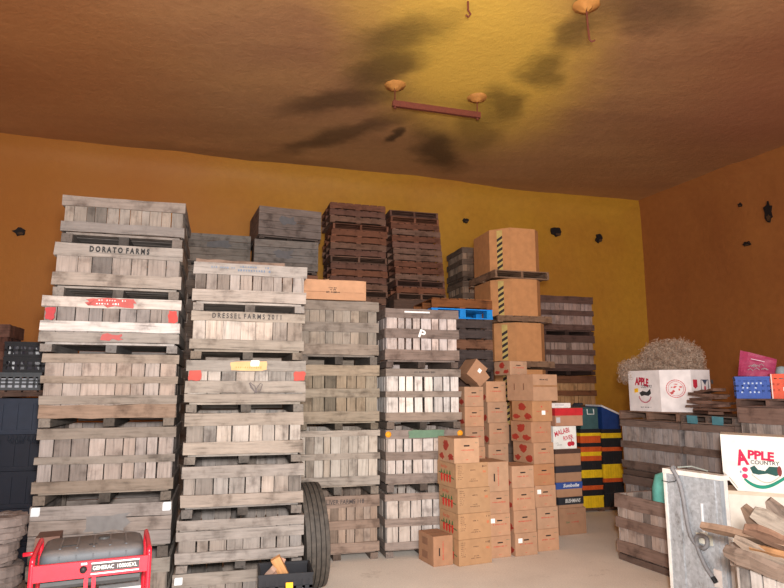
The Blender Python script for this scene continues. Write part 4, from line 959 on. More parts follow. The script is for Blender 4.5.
# positions along the left (camera) side of stack O3
p = at(O3, .22, .30)
bcx, bcy = p
blue_c = milk_crate('dairy_crate', 'deep blue plastic dairy crate with white marks beside the orange-red crate', (*ctr((4.33, 7.77), -25, .37, .34), 2.002), -25, .37, .34, .27, (.015, .06, .30), 'dairy crates on the right-hand bins')
mb = MB()
for r_ in range(3):
    for k in range(5): 
        x = -.09+.045*k+r_*-.015; z = .19-.055*r_
        if rng.random() < .85: mb.box(x-.009, x+.009, -.174, -.172, z-.012, z+.012*rng.uniform(.3, 1), (.42, .50, .66), .002)
mb.build('worn_lettering', INK, blue_c)
mb = MB(); mb.box(-.16, .16, -.165, -.158, .02, .215, (.015, .06, .30)); mb.build('panel', PLAST, blue_c)
red_c = milk_crate('dairy_crate', 'orange-red plastic dairy crate with white lettering at the right edge', (*ctr((4.68, 7.605), -25, .36, .34), 2.002), -25, .36, .34, .30, (.62, .07, .02), 'dairy crates on the right-hand bins')
mb = MB(); mb.box(-.16, .16, -.168, -.158, .02, .24, (.62, .07, .02)); mb.build('panel', PLAST, red_c)
letters('Dairylea', .24, .06, INK, red_c, face_front(.34, .06, .11, .004), (.75, .7, .68), bold=.02)
mb = MB(); mb.box(-.185, -.172, -.182, -.172, .0, .30, (.7, .5, .45)); mb.build('white_edge', PLAST, red_c)
mb = MB(); mb.prism(lambda s, q, d: Vector((s, -.17-d, q)), disc(.1, .24, .07, .035, 14), 0, .003, (.03, .03, .04)); mb.build('hand_hole', INK, red_c)
t = empty('crumpled_sack', (4.62, 7.83, 2.276), 0, 'crumpled dark pink printed sack standing in the blue crate', 'sack', rot=(R(-4), R(4), R(-25)))
mb = MB(); nx_, nz_ = 14, 8; vs = []
for sgn in (1, -1):
    for j in range(nz_+1):
        for i in range(nx_+1):
            a = -.19+.40*i/nx_; zf = j/nz_; top = .33-.10*(i/nx_)
            yv = -sgn*(.05*(1-(2*i/nx_-1)**4)*(1-zf*.6))+mnoise.noise(Vector((a*9, zf*3, sgn)))*.025
            vs.append(Vector((a+.03*zf, yv, zf*top)))
m_ = nx_+1; h_ = m_*(nz_+1); fs = []
for j in range(nz_):
    for i in range(nx_):
        fs.append([j*m_+i, j*m_+i+1, (j+1)*m_+i+1, (j+1)*m_+i]); fs.append([h_+j*m_+i, h_+(j+1)*m_+i, h_+(j+1)*m_+i+1, h_+j*m_+i+1])
mb.quadmesh(vs, fs, (.30, .035, .09)); mb.build('body', PLAST, t)
mb = MB()
for k in range(9):
    x = rng.uniform(-.10, .08); z = rng.uniform(.07, .17); mb.tube([(x, -.085, z), (x+.03, -.09, z+.02), (x+.06, -.085, z-.005)], .004, (.35, .28, .3), n=4)
mb.tube([(-.05, -.08, .215), (.03, -.075, .20), (.10, -.07, .185)], .005, (.7, .5, .6), n=5); mb.build('print', INK, t)
mb = MB(); mb.lathe([(0, .16), (.05, .155), (.068, .13), (.07, .02), (.06, 0), (0, 0)], 16, (.22, .27, .29)); o = mb.build('grey_jug', PLAST, smooth=True); o.location = (4.88, 7.70, 2.305); o.location.z = 2.02; 
o.data.transform(Matrix.Scale(2.4, 4, Vector((0, 0, 1)))); tag(o, 'grey plastic jug standing in the orange-red crate beside the pink sack', 'jug')
mb = MB(); mb.box(-.05, .05, -.04, .04, 0, .42, (.62, .45, .32)); o = mb.build('beige_packet', CARD); o.location = (5.02, 7.62, 2.02); tag(o, 'small beige packet standing up in the orange-red crate', 'packet')

# ---- APPLE COUNTRY white cartons at right
YAC = -29
ua, va = uv(YAC)
lowb = empty('white_carton', (*ctr((3.46, 6.52), YAC, .50, .4), 0), YAC, 'plain white carton under the APPLE COUNTRY carton', 'carton')
mb = MB(); mb.box(-.25, .25, -.20, .20, 0, 1.085, (.66, .60, .52), .004); mb.build('body', CARD, lowb)
mb = MB(); mb.box(-.253, .253, -.203, .203, 1.05, 1.087, (.58, .47, .36), .004); mb.build('rim', CARD, lowb)
ac2 = empty('printed_fruit_carton', (*ctr((3.43, 6.53), YAC, .63, .42), 1.09), YAC, 'white carton printed APPLE COUNTRY in pink and green at the right edge', 'carton')
mb = MB(); Wq, Dq, Hq = .63, .42, .56
pts = [(-Wq/2, .17), (-Wq/2+.12, 0), (Wq/2, 0), (Wq/2, Hq-.015), (-Wq/2, Hq)]
mb.prism(lambda a, b, d: Vector((a, d, b)), pts, -Dq/2, Dq/2, (.74, .70, .63)); mb.build('body', CARD, ac2)
mb = MB(); mb.tube([(-Wq/2+.0, -Dq/2-.002, .18), (-Wq/2+.06, -Dq/2-.003, .12), (-Wq/2+.12, -Dq/2-.002, .03)], .003, (.3, .25, .2), n=4); mb.build('fold_line', INK, ac2)
letters('A', .11, .16, INK, ac2, face_front(Dq, -.135, .335, .002, 8), (.50, .012, .06), bold=.05)
letters('PPLE', .23, .09, INK, ac2, face_front(Dq, .035, .36, .002, -4), (.50, .012, .06), bold=.05)
letters('COUNTRY', .25, .04, INK, ac2, face_front(Dq, .065, .29, .002, -1), (.05, .05, .05), bold=.02)
F2_ = lambda s, q, d: Vector((s, -Dq/2-d, q))
mb = MB(); mb.prism(F2_, [(-.07, .235), (-.03, .26), (.0, .22), (.06, .21), (.10, .255), (.18, .255), (.20, .19), (.15, .165), (.08, .185), (.0, .17), (-.05, .18)], 0, .002, (.015, .07, .06)); q = mb.build('logo_mark', INK, ac2); q['label'] = 'dark green leafy mark'
for (q_, c_) in ((disc(.185, .215, .02, .05), (.20, .03, .03)), (disc(-.115, .215, .026, .024), (.55, .03, .10)), (disc(-.12, .15, .026, .024), (.55, .03, .10)), (disc(-.155, .19, .01, .014), (.3, .3, .4))):
    mb = MB(); mb.prism(F2_, q_, 0, .003, c_); mb.build('logo_mark', INK, ac2)
mb = MB()
for k in range(14):
    f0, f1 = k/14, (k+1)/14; x0, x1 = -.13+.36*f0, -.13+.36*f1; zf = lambda f: .115-.10*math.sin(math.pi*f**.85)*.9+.03*f
    mb.prism(F2_, [(x0, zf(f0)-.005), (x1, zf(f1)-.005), (x1, zf(f1)+.03), (x0, zf(f0)+.03)], 0, .002, (.01, .22, .14))
q = mb.build('banner_mark', INK, ac2); q['label'] = 'green ribbon banner'
mb = MB()
for k in range(12):
    f0, f1 = k/12, (k+1)/12; zf = lambda f: .165-.075*math.sin(math.pi*f)
    mb.prism(F2_, [(-.06+.25*f0, zf(f0)), (-.06+.25*f1, zf(f1)), (-.06+.25*f1, zf(f1)+.012), (-.06+.25*f0, zf(f0)+.012)], 0, .002, (.45, .40, .34))
mb.build('ring_mark', INK, ac2)
bx_ = empty('blue_box', (*ctr((3.992, 6.215), YAC, .3, .36), 0), YAC, 'blue plastic bin behind the white carton at the right edge', 'bin')
mb = MB(); box_shell(mb, .3, .36, 1.30, (.03, .05, .22)); mb.build('body', PLAST, bx_)
mb = MB(); mb.box(-.152, .152, -.183, -.18, 1.27, 1.299, (.03, .05, .22)); mb.build('rim', PLAST, bx_)
wc = empty('white_carton', (*ctr((3.992, 6.215), YAC, .3, .36), 1.301), YAC, 'white carton at the right edge standing on the blue bin', 'carton')
mb = MB(); mb.box(-.15, .15, -.18, .18, .0, .345, (.74, .70, .65), .002); mb.build('body', CARD, wc)
mb = MB(); mb.box(-.14, .14, -.001, .001, .345, .347, (.3, .25, .2)); mb.build('flap_seam', INK, wc)

# ---- appliance with galvanised back and hose
GALV, nt, b = new_mat('galvanised_sheet')
tc = N(nt, 'ShaderNodeTexCoord'); nz = N(nt, 'ShaderNodeTexNoise', Scale=6.0, Detail=7.0, Roughness=.7); vo = N(nt, 'ShaderNodeTexVoronoi', Scale=42.0)
mp = N(nt, 'ShaderNodeMapping'); mp.inputs['Scale'].default_value = (1, 2.5, 1); nt.links.new(tc.outputs['Object'], mp.inputs[0])
nt.links.new(mp.outputs[0], nz.inputs['Vector']); nt.links.new(tc.outputs['Object'], vo.inputs['Vector'])
r1 = ramp(nt, nz.outputs[0], [(.32, (.20, .19, .18)), (.42, (.40, .42, .44)), (.7, (.55, .58, .61))]); r2 = ramp(nt, vo.outputs['Color'], [(.2, (.8, .8, .8)), (.8, (1.1, 1.1, 1.1))])
c = mixc(nt, r1.outputs[0], r2.outputs[0], .7, 'MULTIPLY'); nt.links.new(c, b.inputs['Base Color']); b.inputs['Metallic'].default_value = .35; b.inputs['Roughness'].default_value = .5
YWm = 26; uw, vw = uv(YWm); Wd, Ww = .085, .63      # depth into the room, panel width
PB = (2.668, 6.2)                                      # back-left corner
ap = empty('appliance', (PB[0]+uw[0]*Wd/2-vw[0]*Ww/2, PB[1]+uw[1]*Wd/2-vw[1]*Ww/2, .125), YWm, 'upright white-trimmed galvanised appliance panel with a grey hose, front right', 'appliance panel')
HW = 1.225; WH = (.76, .72, .66)
mb = MB(); mb.box(-Wd/2+.02, Wd/2, -Ww/2+.012, Ww/2-.012, 0, HW-.02, WH, .001); mb.build('body', ENAMEL, ap)
mb = MB(); mb.box(-Wd/2+.004, -Wd/2+.02, -Ww/2+.03, Ww/2-.025, .02, HW-.045, (.5, .5, .5), 0)
mb.box(-Wd/2-.002, -Wd/2+.006, -.235, -.19, .02, HW-.05, (.6, .6, .6)); mb.box(-Wd/2-.004, -Wd/2+.006, .14, .20, .1, HW-.10, (.6, .6, .6)); q = mb.build('back_panel', GALV, ap); q['label'] = 'galvanised sheet panel'
mb = MB(); mb.box(-Wd/2-.012, Wd/2+.01, -Ww/2, Ww/2, HW-.045, HW, WH, .002); q = mb.build('top_cap', ENAMEL, ap)
mb = MB(); mb.box(-Wd/2-.006, -Wd/2+.02, Ww/2-.028, Ww/2, 0, HW-.045, WH, .002); mb.build('trim', ENAMEL, ap)
mb = MB(); mb.box(-Wd/2-.006, -Wd/2+.02, -Ww/2, -Ww/2+.022, 0, HW-.045, (.3, .33, .36), .002); mb.build('trim', ENAMEL, ap)
AF = lambda t, z: Vector((-Wd/2-.026, Ww/2-t, z-.125))   # t along the panel from its back edge, world z
hose = [(0.11, 1.335), (0.12, 1.37), (0.13, 1.355), (0.17, 1.3), (0.205, 1.22), (0.23, 1.1), (0.245, 0.97), (0.275, 0.79), (0.33, 0.71), (0.38, 0.695), (0.44, 0.7), (0.475, 0.74), (0.47, 0.79), (0.425, 0.805), (0.37, 0.78), (0.345, 0.72), (0.36, 0.65), (0.42, 0.53), (0.48, 0.46), (0.51, 0.42)]
# smooth with Catmull-Rom
def crom(P, n=5):
    P = [Vector(p) for p in P]; out = []
    for i in range(len(P)-1):
        a = P[max(i-1, 0)]; b0 = P[i]; c0 = P[i+1]; d0 = P[min(i+2, len(P)-1)]
        for k in range(n):
            t = k/n; out.append(.5*((2*b0)+(c0-a)*t+(2*a-5*b0+4*c0-d0)*t*t+(3*b0-a-3*c0+d0)*t**3))
    out.append(P[-1]); return out
hp_ = [AF(a, z) for a, z in hose]; hp_[0].x += .07; hp_[1].x += .03
for k in range(10, 15): hp_[k].x -= .03
hc = crom(hp_, 6)
mb = MB(); mb.tube(hc[:-6], [.019+(.0016 if k % 2 else -.001) for k in range(len(hc)-6)], (.20, .195, .20), n=9); q = mb.build('drain_hose', PLAST, ap, True); q['label'] = 'ribbed grey hose'
mb = MB(); mb.tube(hc[-7:], .0215, (.015, .015, .015), n=9); mb.build('hose_end', PLAST, q)
mb = MB(); mb.tube([AF(0, 1.23), AF(.08, 1.225), AF(.15, 1.24), AF(.20, 1.29)], .004, (.02, .02, .02), n=5); mb.build('strap', PLAST, ap)
mb = MB(); mb.tube([AF(.15, 1.37)+Vector((.05, 0, 0)), AF(.25, 1.385)+Vector((.12, 0, 0)), AF(.42, 1.362)+Vector((.12, 0, 0))], .006, (.3, .33, .3), n=5); mb.build('cable', PLAST, ap)
mb = MB(); mb.box(-Wd/2-.006, -Wd/2+.004, -.17, -.01, .60, .68, (.62, .60, .50), .006); mb.box(-Wd/2-.008, -Wd/2+.002, -.125, -.065, .595, .70, (.75, .72, .62), .006); mb.build('paper_label', INK, ap)
mb = MB(); mb.box(-Wd/2-.006, -Wd/2+.004, -.095, -.08, .70, .95, (.75, .77, .78)); mb.build('bright_strip', INK, ap)
mb = MB(); mb.box(-Wd/2-.006, -Wd/2+.004, -.24, -.16, .25, .40, (.62, .55, .50), .006); mb.build('paper_label', INK, ap)
pl_ = make_pallet(.4, .75, .12, (.25, .18, .13)); pl_.location = (ap.location.x, ap.location.y, 0); pl_.rotation_euler = (0, 0, R(YWm)); tag(pl_, 'small pallet on the floor under the galvanised appliance', 'pallet')
# teal object in Q bin
t = empty('turquoise_tub', (3.37, 7.80, .11), 22, 'turquoise rounded plastic tub standing in the open brown bin', 'tub')
mb = MB(); mb.lathe([(.13, 0), (.15, .2), (.16, .55), (.155, .80), (.11, .96), (.0, 1.0)], 24, (.16, .52, .45)); mb.build('body', PLAST, t, True)
mb = MB(); mb.lathe([(.165, .53), (.172, .545), (.165, .56)], 24, (.18, .55, .48)); mb.build('rim', PLAST, t, True)

# ---- front right bin R with wood slabs
u22, v22 = uv(22)
RB = (2.416, 4.6)
rb = side_bin('nearest bin at the lower right edge, heaped with split wood slabs', RB, .14, 1.0, 1.1, .79, .10, sc=(.50, .46, .42), rc=(.36, .29, .24), ns=10, rails=[(0, .18), (.40, .58), (.80, 1.0)])
rp = make_pallet(1.0, 1.1, .14, (.3, .2, .15)); FLr = (RB[0]-v22[0]*1.1, RB[1]-v22[1]*1.1); rp.location = (*ctr(FLr, 22, 1.0, 1.1), 0); rp.rotation_euler = (0, 0, R(22)); tag(rp, 'pallet on the floor under the bin of wood slabs', 'pallet')
def slab(label, p0, p1, w, th, col, roll=0, seed=0):
    rs = random.Random(seed); a = Vector(p0); b0 = Vector(p1); d = (b0-a); L = d.length; d.normalize()
    s = Vector((d.y, -d.x, 0)); s.normalize(); n = s.cross(d); s2 = s*math.cos(roll)+n*math.sin(roll); n2 = s2.cross(d)
    K = 10; vs = []
    for k in range(K+1):
        f = k/K; ww = w*(.55+.45*math.sin(math.pi*min(1, .12+f*.85))**.5)*rs.uniform(.85, 1.12) if k not in (0,) else w*rs.uniform(.15, .6); c = a+d*L*f+s2*rs.uniform(-.012, .012)+n2*rs.uniform(-.008, .008)
        vs += [c-s2*ww/2-n2*th*.3, c+s2*ww/2-n2*th*.3, c+s2*ww*.42+n2*th*.6, c+n2*th*rs.uniform(.7, 1.1), c-s2*ww*.42+n2*th*.6]
    fs = [[k*5+i, k*5+(i+1) % 5, (k+1)*5+(i+1) % 5, (k+1)*5+i] for k in range(K) for i in range(5)]+[[4, 3, 2, 1, 0], [K*5+i for i in range(5)]]
    mb = MB(); o0 = 0; mb.quadmesh(vs, fs, col)
    # grain along the slab
    mb.g = [[Vector(((mb.v[i]-a).dot(d), (mb.v[i]-a).dot(s2), (mb.v[i]-a).dot(n2))) for i in fc] for fc in mb.f]
    c0 = (a+b0)/2; mb.v = [p-c0 for p in mb.v]
    o = mb.build('wood_slab', WOOD); o.location = c0; tag(o, label, 'wood slab', 'split wood slabs in the front right bin'); return o
def P(px, py, Y):
    # ray through the photograph's point for the camera below, at distance Y
    T = R(9); k = Y/(math.cos(T)-(294-py)/610*math.sin(T)); return ((px-392)/610*k, Y, 2.1+(math.sin(T)+(294-py)/610*math.cos(T))*k)
SL = [
 ('long pale brown slab pointing left over the bin rim', (702, 527, 4.75), (790, 548, 4.1), .12, .05, (.48, .33, .23), .5),
 ('broad bark slab slanting up to the right, topmost of the heap', (742, 507, 4.5), (800, 570, 4.25), .16, .05, (.40, .28, .20), .9),
 ('pale slab with a torn papery face near the top of the heap', (752, 512, 4.35), (786, 530, 4.2), .15, .04, (.62, .55, .46), .9),
 ('short slab leaning behind the papery one', (768, 500, 4.6), (800, 535, 4.5), .16, .05, (.46, .36, .29), .9),
 ('rounded reddish-brown slab in the middle of the heap', (744, 528, 4.4), (800, 548, 4.2), .12, .06, (.42, .25, .17), .8),
 ('lower long slab resting along the bin rim', (724, 552, 4.45), (800, 580, 3.95), .13, .06, (.38, .29, .23), .9),
 ('orange-toned slab at the right edge of the heap', (750, 548, 4.3), (805, 562, 3.95), .07, .04, (.55, .30, .14), .6),
 ('light slab just under the orange-toned one', (734, 538, 4.35), (770, 556, 4.15), .10, .04, (.55, .45, .36), .8)]
for i, (lab, a, b0, w, th, c_, ro) in enumerate(SL):
    b0 = (b0[0]+75, b0[1]+75*(b0[1]-a[1])/(b0[0]-a[0]), b0[2]-.12)
    slab(lab, P(*a), P(*b0), w, th, tuple(q*.72 for q in c_), ro, i)
patchm = MB(); patchm.box(-.507, -.501, .36, .46, .33, .46, (.66, .62, .50), .006); q = patchm.build('paper_label', INK, rb)

# ------------------------------------------------------------------ left foreground
# dark plastic bins behind stack A
GLF = 'dark plastic bins at the left edge'
names = ['topmost dark blue-black plastic bin at the left edge', 'second dark plastic bin down, glossy film over its rim', 'third dark plastic bin down at the left edge', 'fourth dark plastic bin down at the left edge', 'lowest dark plastic bin at the left edge']
for k in range(5):
    z0 = 2.015-.403*(k+1)
    t = empty('plastic_bin', (-4.60, 7.45, z0), YS, names[k], 'bin', GLF)
    c_ = (.006, .008, .016) if k else (.016, .022, .038)
    mb = MB(); W_, D_, H_ = 1.15, .95, .40
    box_shell(mb, W_, D_, H_, c_, th=.02); mb.box(-W_/2-.015, W_/2+.015, -D_/2-.015, -D_/2, H_-.06, H_, c_); mb.box(-W_/2-.015, W_/2+.015, -D_/2-.015, -D_/2, .02, .05, c_)
    mb.build('body', PLAST, t)
    mb = MB()
    for i in range(8): x = -W_/2+.05+i*(W_-.1)/7; mb.box(x-.012, x+.012, -D_/2-.013, -D_/2, .05, H_-.06, c_)
    mb.build('rib', PLAST, t)
    if k == 1:
        mb = MB()
        for i in range(40):
            x = rng.uniform(-.5, .56); mb.tube([(x, -D_/2-.02, H_-.01), (x+rng.uniform(-.03, .03), -D_/2-.025, H_-.06), (x+rng.uniform(-.05, .05), -D_/2-.02, H_-.10)], .005, (.022, .026, .036), n=4)
        mb.build('crinkled_film', ENAMEL, t)
t = make_pallet(1.15, .9, .085, (.13, .08, .06), True); t.location = (-4.60, 7.45, 2.017); t.rotation_euler = (0, 0, R(YS)); tag(t, 'thin board pallet lying on the dark plastic bins at the left edge', 'pallet')
u_, v_ = uv(YS)
c1 = milk_crate('lug_crate', 'grey plastic lug crate with bright glints at the left edge', (-4.36, 7.20, 2.104), YS, .56, .38, .20, (.05, .055, .06), 'lug crates at the left edge', 8, 3)
mb = MB(); mb.box(-.24, .24, -.17, .15, .012, .14, (.32, .33, .36), .01); q = mb.build('bagged_contents', ENAMEL, c1)
milk_crate('lug_crate', 'black plastic lug crate above the grey one at the left edge', (-4.24, 7.2, 2.308), YS, .46, .38, .17, (.008, .008, .010), 'lug crates at the left edge', 6, 2)
milk_crate('lug_crate', 'topmost black plastic lug crate at the left edge', (-4.24, 7.2, 2.482), YS, .46, .38, .17, (.008, .008, .010), 'lug crates at the left edge', 6, 2)
for k in range(2):
    t = empty('plastic_carton', (-4.24, 7.22, 2.32+.174*k), YS, ['dark bagged produce filling the lower black lug crate', 'dark bagged produce filling the upper black lug crate'][k], 'produce bag')
    mb = MB(); mb.box(-.20, .20, -.17, .15, 0, .12, (.025, .022, .03), .012, seg=6); mb.build('bag', ENAMEL, t)
    t.name = 'produce_bag'
apple_bin('brown slatted box at the left edge, tilted corner showing above the black crates', (-5.62, 7.50), 2.104, YS, .80, .6, .76, .07, [(0, .2), (.4, .55), (.78, 1)], 6, (.12, .055, .04), (.15, .075, .055), group='brown boxes at the left edge')
# rounded drums bottom-left
def drum(label, x, y, z, r, h, col, seed):
    t = empty('wheel_hub', (x, y, z), seed*23, label, 'metal hub', 'dusty round hubs stacked at the lower left')
    mb = MB(); mb.lathe([(.045, h-.02), (.05, h), (r*.55, h-.005), (r*.62, h), (r*.9, h), (r, h-.015), (r, h*.62), (r*.90, h*.58), (r*.90, h*.42), (r*.97, h*.38), (r*.97, h*.2), (r*.80, h*.14), (r*.80, 0), (.045, 0)], 20, col); 
    rs = random.Random(seed); mb.v = [p+Vector((rs.uniform(-.005, .005),)*3) for p in mb.v]; mb.build('hub', DUST, t)
    mb = MB(); mb.lathe([(0, h-.03), (.05, h-.03)], 12, (.02, .02, .02)); mb.build('bore', INK, t)
    return t
DUST = plain('dusty_iron', (.13, .10, .088), .8, bump=.4, var=.3, scale=12)
drum('topmost dusty round metal hub at the lower left', -3.17, 5.2, .90, .185, .20, (.2, .2, .2), 1)
drum('second dusty round hub under the topmost at the lower left', -3.20, 5.18, .72, .17, .178, (.2, .2, .2), 2)
drum('lowest dusty round hub at the lower left', -3.18, 5.2, .52, .19, .198, (.2, .2, .2), 3)
t = empty('wooden_box', (-3.3, 5.2, 0), 10, 'wooden box under the dusty hubs at the lower left', 'box')
mb = MB(); mb.box(-.22, .24, -.22, .22, 0, .518, (.25, .18, .14), .004); mb.build('body', WOOD, t); mb = MB(); mb.box(-.23, .25, -.23, .23, .45, .519, (.3, .2, .15), .003); mb.build('rim', WOOD, t)
mb = MB(); mb.box(-.09, .09, -.14, .14, 0, .90, (.15, .085, .065), .01, seg=4); o = mb.build('brown_carton', CARD); o.location = (-2.90, 5.42, 0); o.rotation_euler = (0, 0, R(20)); tag(o, 'dull reddish-brown carton between the hubs and the red generator', 'carton')
mb = MB(); mb.box(-.12, .12, -.11, .11, 0, .60, (.42, .42, .42), .008); o = mb.build('grey_block', CARD); o.location = (-2.88, 4.72, 0); tag(o, 'pale grey block at the bottom left corner below the hubs', 'block')

# ---- generator
GX, GY = -1.969, 4.2; YG = 24
gen = empty('generator', (*ctr((GX-.335*math.cos(R(24)), GY-.335*math.sin(R(24))), YG, .70, .55), .28), YG, 'red-framed portable generator reading GENERAC 10000EXL in the left foreground', 'generator')
gR = (.62, .012, .03); zg = lambda z: z-.28; hw, hd = .345, .275
def rail_tube(side):
    x = side*hw
    fr_t = 1.13 if side > 0 else 1.03
    return
for x in (hw, -hw):
    mb = MB(); mb.tube(crom([(x, -hd, zg(.30)), (x, -hd, zg(.94)), (x, -hd+.01, zg(1.015)), (x, -hd+.07, zg(1.045)), (x, hd-.07, zg(1.055)), (x, hd-.01, zg(1.03)), (x, hd, zg(.92)), (x, hd, zg(.30))], 6), .016, gR, n=10); mb.build('frame_tube', ENAMEL, gen, True)
for (p_, q_) in (((-hw, -hd, .32), (hw, -hd, .32)), ((-hw, hd, .32), (hw, hd, .32)), ((-hw, hd, .93), (hw, hd, .93)), ((-hw-.10, hd-.1, .98), (-hw, hd-.1, .985))):
    mb = MB(); mb.tube([(p_[0], p_[1], zg(p_[2])), (q_[0], q_[1], zg(q_[2]))], .014, gR, n=10); mb.build('cross_tube', ENAMEL, gen, True)
mb = MB(); mb.box(-hw+.005, hw-.005, -hd-.012, -hd+.012, zg(.905), zg(1.006), gR, .001); mb.build('front_panel', ENAMEL, gen)
for x in (-.03, .015): 
    mb = MB(); mb.box(x-.012, x+.012, -hd-.008, -hd+.008, zg(.30), zg(.905), gR, .001); mb.build('upright', ENAMEL, gen)
mb = MB(); mb.box(-.005, .285, -hd-.014, -hd-.012, zg(.935), zg(.985), (.04, .03, .03)); mb.box(-.005, .285, -hd-.0145, -hd-.012, zg(.985), zg(.993), (.8, .75, .7)); mb.box(-.005, .285, -hd-.0145, -hd-.012, zg(.920), zg(.928), (.8, .75, .7)); mb.build('name_plate', ENAMEL, gen)
letters('GENERAC', .125, .024, INK, gen, face_front(.55, .068, zg(.960), .016), (.85, .82, .75), bold=.01)
letters('10000EXL', .12, .024, INK, gen, face_front(.55, .212, zg(.960), .016), (.85, .82, .75), bold=.0)
mb = MB(); mb.lathe([(0, .02), (.02, .02), (.023, 0)], 16, (.02, .015, .015), Matrix.Translation((-.05, -hd-.012, zg(.957))) @ Matrix.Rotation(R(90), 4, 'X')); mb.build('knob', PLAST, gen, True)
mb = MB(); mb.box(-.065, -.03, -hd-.0145, -hd-.012, zg(.985), zg(.998), (.75, .65, .68)); mb.build('tag', INK, gen)
# fuel tank: rounded, ribbed, dusty black
TK, nt, b = new_mat('dusty_black_tank')
tc = N(nt, 'ShaderNodeTexCoord'); ge = N(nt, 'ShaderNodeNewGeometry'); nz = N(nt, 'ShaderNodeTexNoise', Scale=9.0, Detail=6.0, Roughness=.7); nt.links.new(tc.outputs['Object'], nz.inputs['Vector'])
sx_ = N(nt, 'ShaderNodeSeparateXYZ'); nt.links.new(ge.outputs['Normal'], sx_.inputs[0])
ml = N(nt, 'ShaderNodeMath', operation='MULTIPLY'); nt.links.new(sx_.outputs[2], ml.inputs[0]); nt.links.new(nz.outputs[0], ml.inputs[1])
rr1 = ramp(nt, ml.outputs[0], [(.12, (.055, .062, .07)), (.5, (.125, .108, .10))]); nt.links.new(rr1.outputs[0], b.inputs['Base Color']); b.inputs['Roughness'].default_value = .6
mb = MB(); tw, td, tz0, tz1 = .315, .235, zg(.93), zg(1.068)
rings = []
for (ins, z) in ((.03, tz0), (0, tz0+.03), (0, tz1-.035), (.012, tz1-.012), (.035, tz1), ):
    rg = []
    for i in range(28):
        a = 2*math.pi*i/28; ca, sa = math.cos(a), math.sin(a); e = .2
        x = (tw-ins)*math.copysign(abs(ca)**e, ca); y = (td-ins)*math.copysign(abs(sa)**e, sa); rg.append(Vector((x, y, z)))
    rings.append(rg)
vs = [p for r_ in rings for p in r_]; fs = [[k*28+i, k*28+(i+1) % 28, (k+1)*28+(i+1) % 28, (k+1)*28+i] for k in range(4) for i in range(28)]+[[i for i in range(28)][::-1], [4*28+i for i in range(28)]]
mb.quadmesh(vs, fs, (0, 0, 0)); tk = mb.build('fuel_tank', TK, gen, True)
mb = MB()
for k in range(5): x = -.2+.1*k; mb.box(x-.005, x+.005, -td-.006, -td+.02, tz0+.03, tz1-.03, (.1, .1, .1)); 
for k in range(5): x = -.2+.1*k; mb.box(x-.006, x+.006, -td+.06, td-.06, tz1, tz1+.006, (.1, .1, .1))
mb.build('tank_rib', TK, tk)
mb = MB()
for (x, y) in ((-.17, -.09), (-.12, -.085), (.0, -.1)): mb.box(x-.03, x+.02, y-.008, y+.008, tz1-.001, tz1+.004, (.02, .02, .02), .002)
mb.lathe([(.0, tz1+.012), (.035, tz1+.012), (.04, tz1)], 18, (.05, .05, .05), Matrix.Translation((.06, .06, 0))); mb.build('filler_cap', PLAST, tk)
mb = MB()
mb.box(-.28, -.04, -.17, .17, 0.03, zg(.80), (.10, .10, .11), .01); mb.build('engine_block', PLAST, gen)
mb = MB(); mb.box(.05, .31, -.14, .14, .03, zg(.78), (.36, .36, .36), .004)
for k in range(8): mb.box(.06+.03*k, .068+.03*k, -.15, -.14, .1, zg(.74), (.05, .05, .05))
mb.build('alternator', PLAST, gen)
mb = MB(); mb.tube([(-hw+.05, -.2, zg(.86)), (hw-.05, -.2, zg(.86))], .03, (.05, .05, .05)); mb.build('air_duct', PLAST, gen)
for k in range(2):
    p_ = make_pallet(.85, .7, .138, (.25, .17, .13)); p_.location = (gen.location.x, gen.location.y, .14*k); p_.rotation_euler = (0, 0, R(YG)); tag(p_, ['lower', 'upper'][k]+' pallet under the red generator', 'pallet')
# scraps lying on the engine inside the frame
for k in range(5):
    mb = MB(); mb.box(-.05, .05, -.018, .018, 0, .02, vary((.55, .38, .22), .3), .005, seg=3); o = mb.build('wood_chip', WOOD)
    o.location = Vector(gen.matrix_world.translation); M = Matrix.Rotation(R(YG), 4, 'Z'); q = M @ Vector((-.25+.05*k, -.22+.02*(k % 2), 0)); o.location = (gen.location.x+q.x, gen.location.y+q.y, .28+zg(.80)+.003+.022*k*.0); o.rotation_euler = (0, 0, R(YG+rng.uniform(-50, 50)))
    tag(o, f'{["leftmost","second from left","middle","second from right","rightmost"][k]} pale wood chip on the engine behind the red frame', 'wood chip', 'wood chips on the generator')

# ---- black crate with offcuts
mc = milk_crate('milk_crate', 'black plastic crate holding wood offcuts in the centre foreground', (*ctr((-1.145, 6.02-.02), 13, .43, .38), .0), 13, .46, .38, .27, (.014, .014, .017), 'stacked black crates', 6, 3)
for nm_, (x0, x1, y0, y1) in (('f', (-.2, .2, -.18, -.172)), ('b', (-.2, .2, .172, .18)), ('l', (-.22, -.212, -.17, .17)), ('r', (.212, .22, -.17, .17))):
    mb = MB(); mb.box(x0, x1, y0, y1, .012, .25, (.012, .012, .015)); mb.build('panel', PLAST, mc)
mc.location = (-.955, 5.75, .272)
base_c = copy_tree(mc); base_c.location = (-.955, 5.75, 0); tag(base_c, 'black crate under the one holding the wood offcuts', 'crate', 'stacked black crates')
bpy.context.view_layer.update()
mc.scale = (1, 1, 1)
mb = MB(); mb.box(-.0, .06, -.201, -.194, .14, .20, (.80, .40, .02)); q = mb.build('sticker', INK, mc); q['label'] = 'orange square sticker'
letters('D   C   A', .28, .035, INK, mc, face_front(.38, .03, .13, .006), (.4, .42, .5))
def block(label, loc, rot, W, D, H, col):
    mb = MB(); mb.box(-W/2, W/2, -D/2, D/2, -H/2, H/2, col, .003, seg=3); o = mb.build('wood_offcut', WOOD); o.location = loc; o.rotation_euler = tuple(R(a) for a in rot); return tag(o, label, 'wood offcut', 'wood offcuts in the black crate')
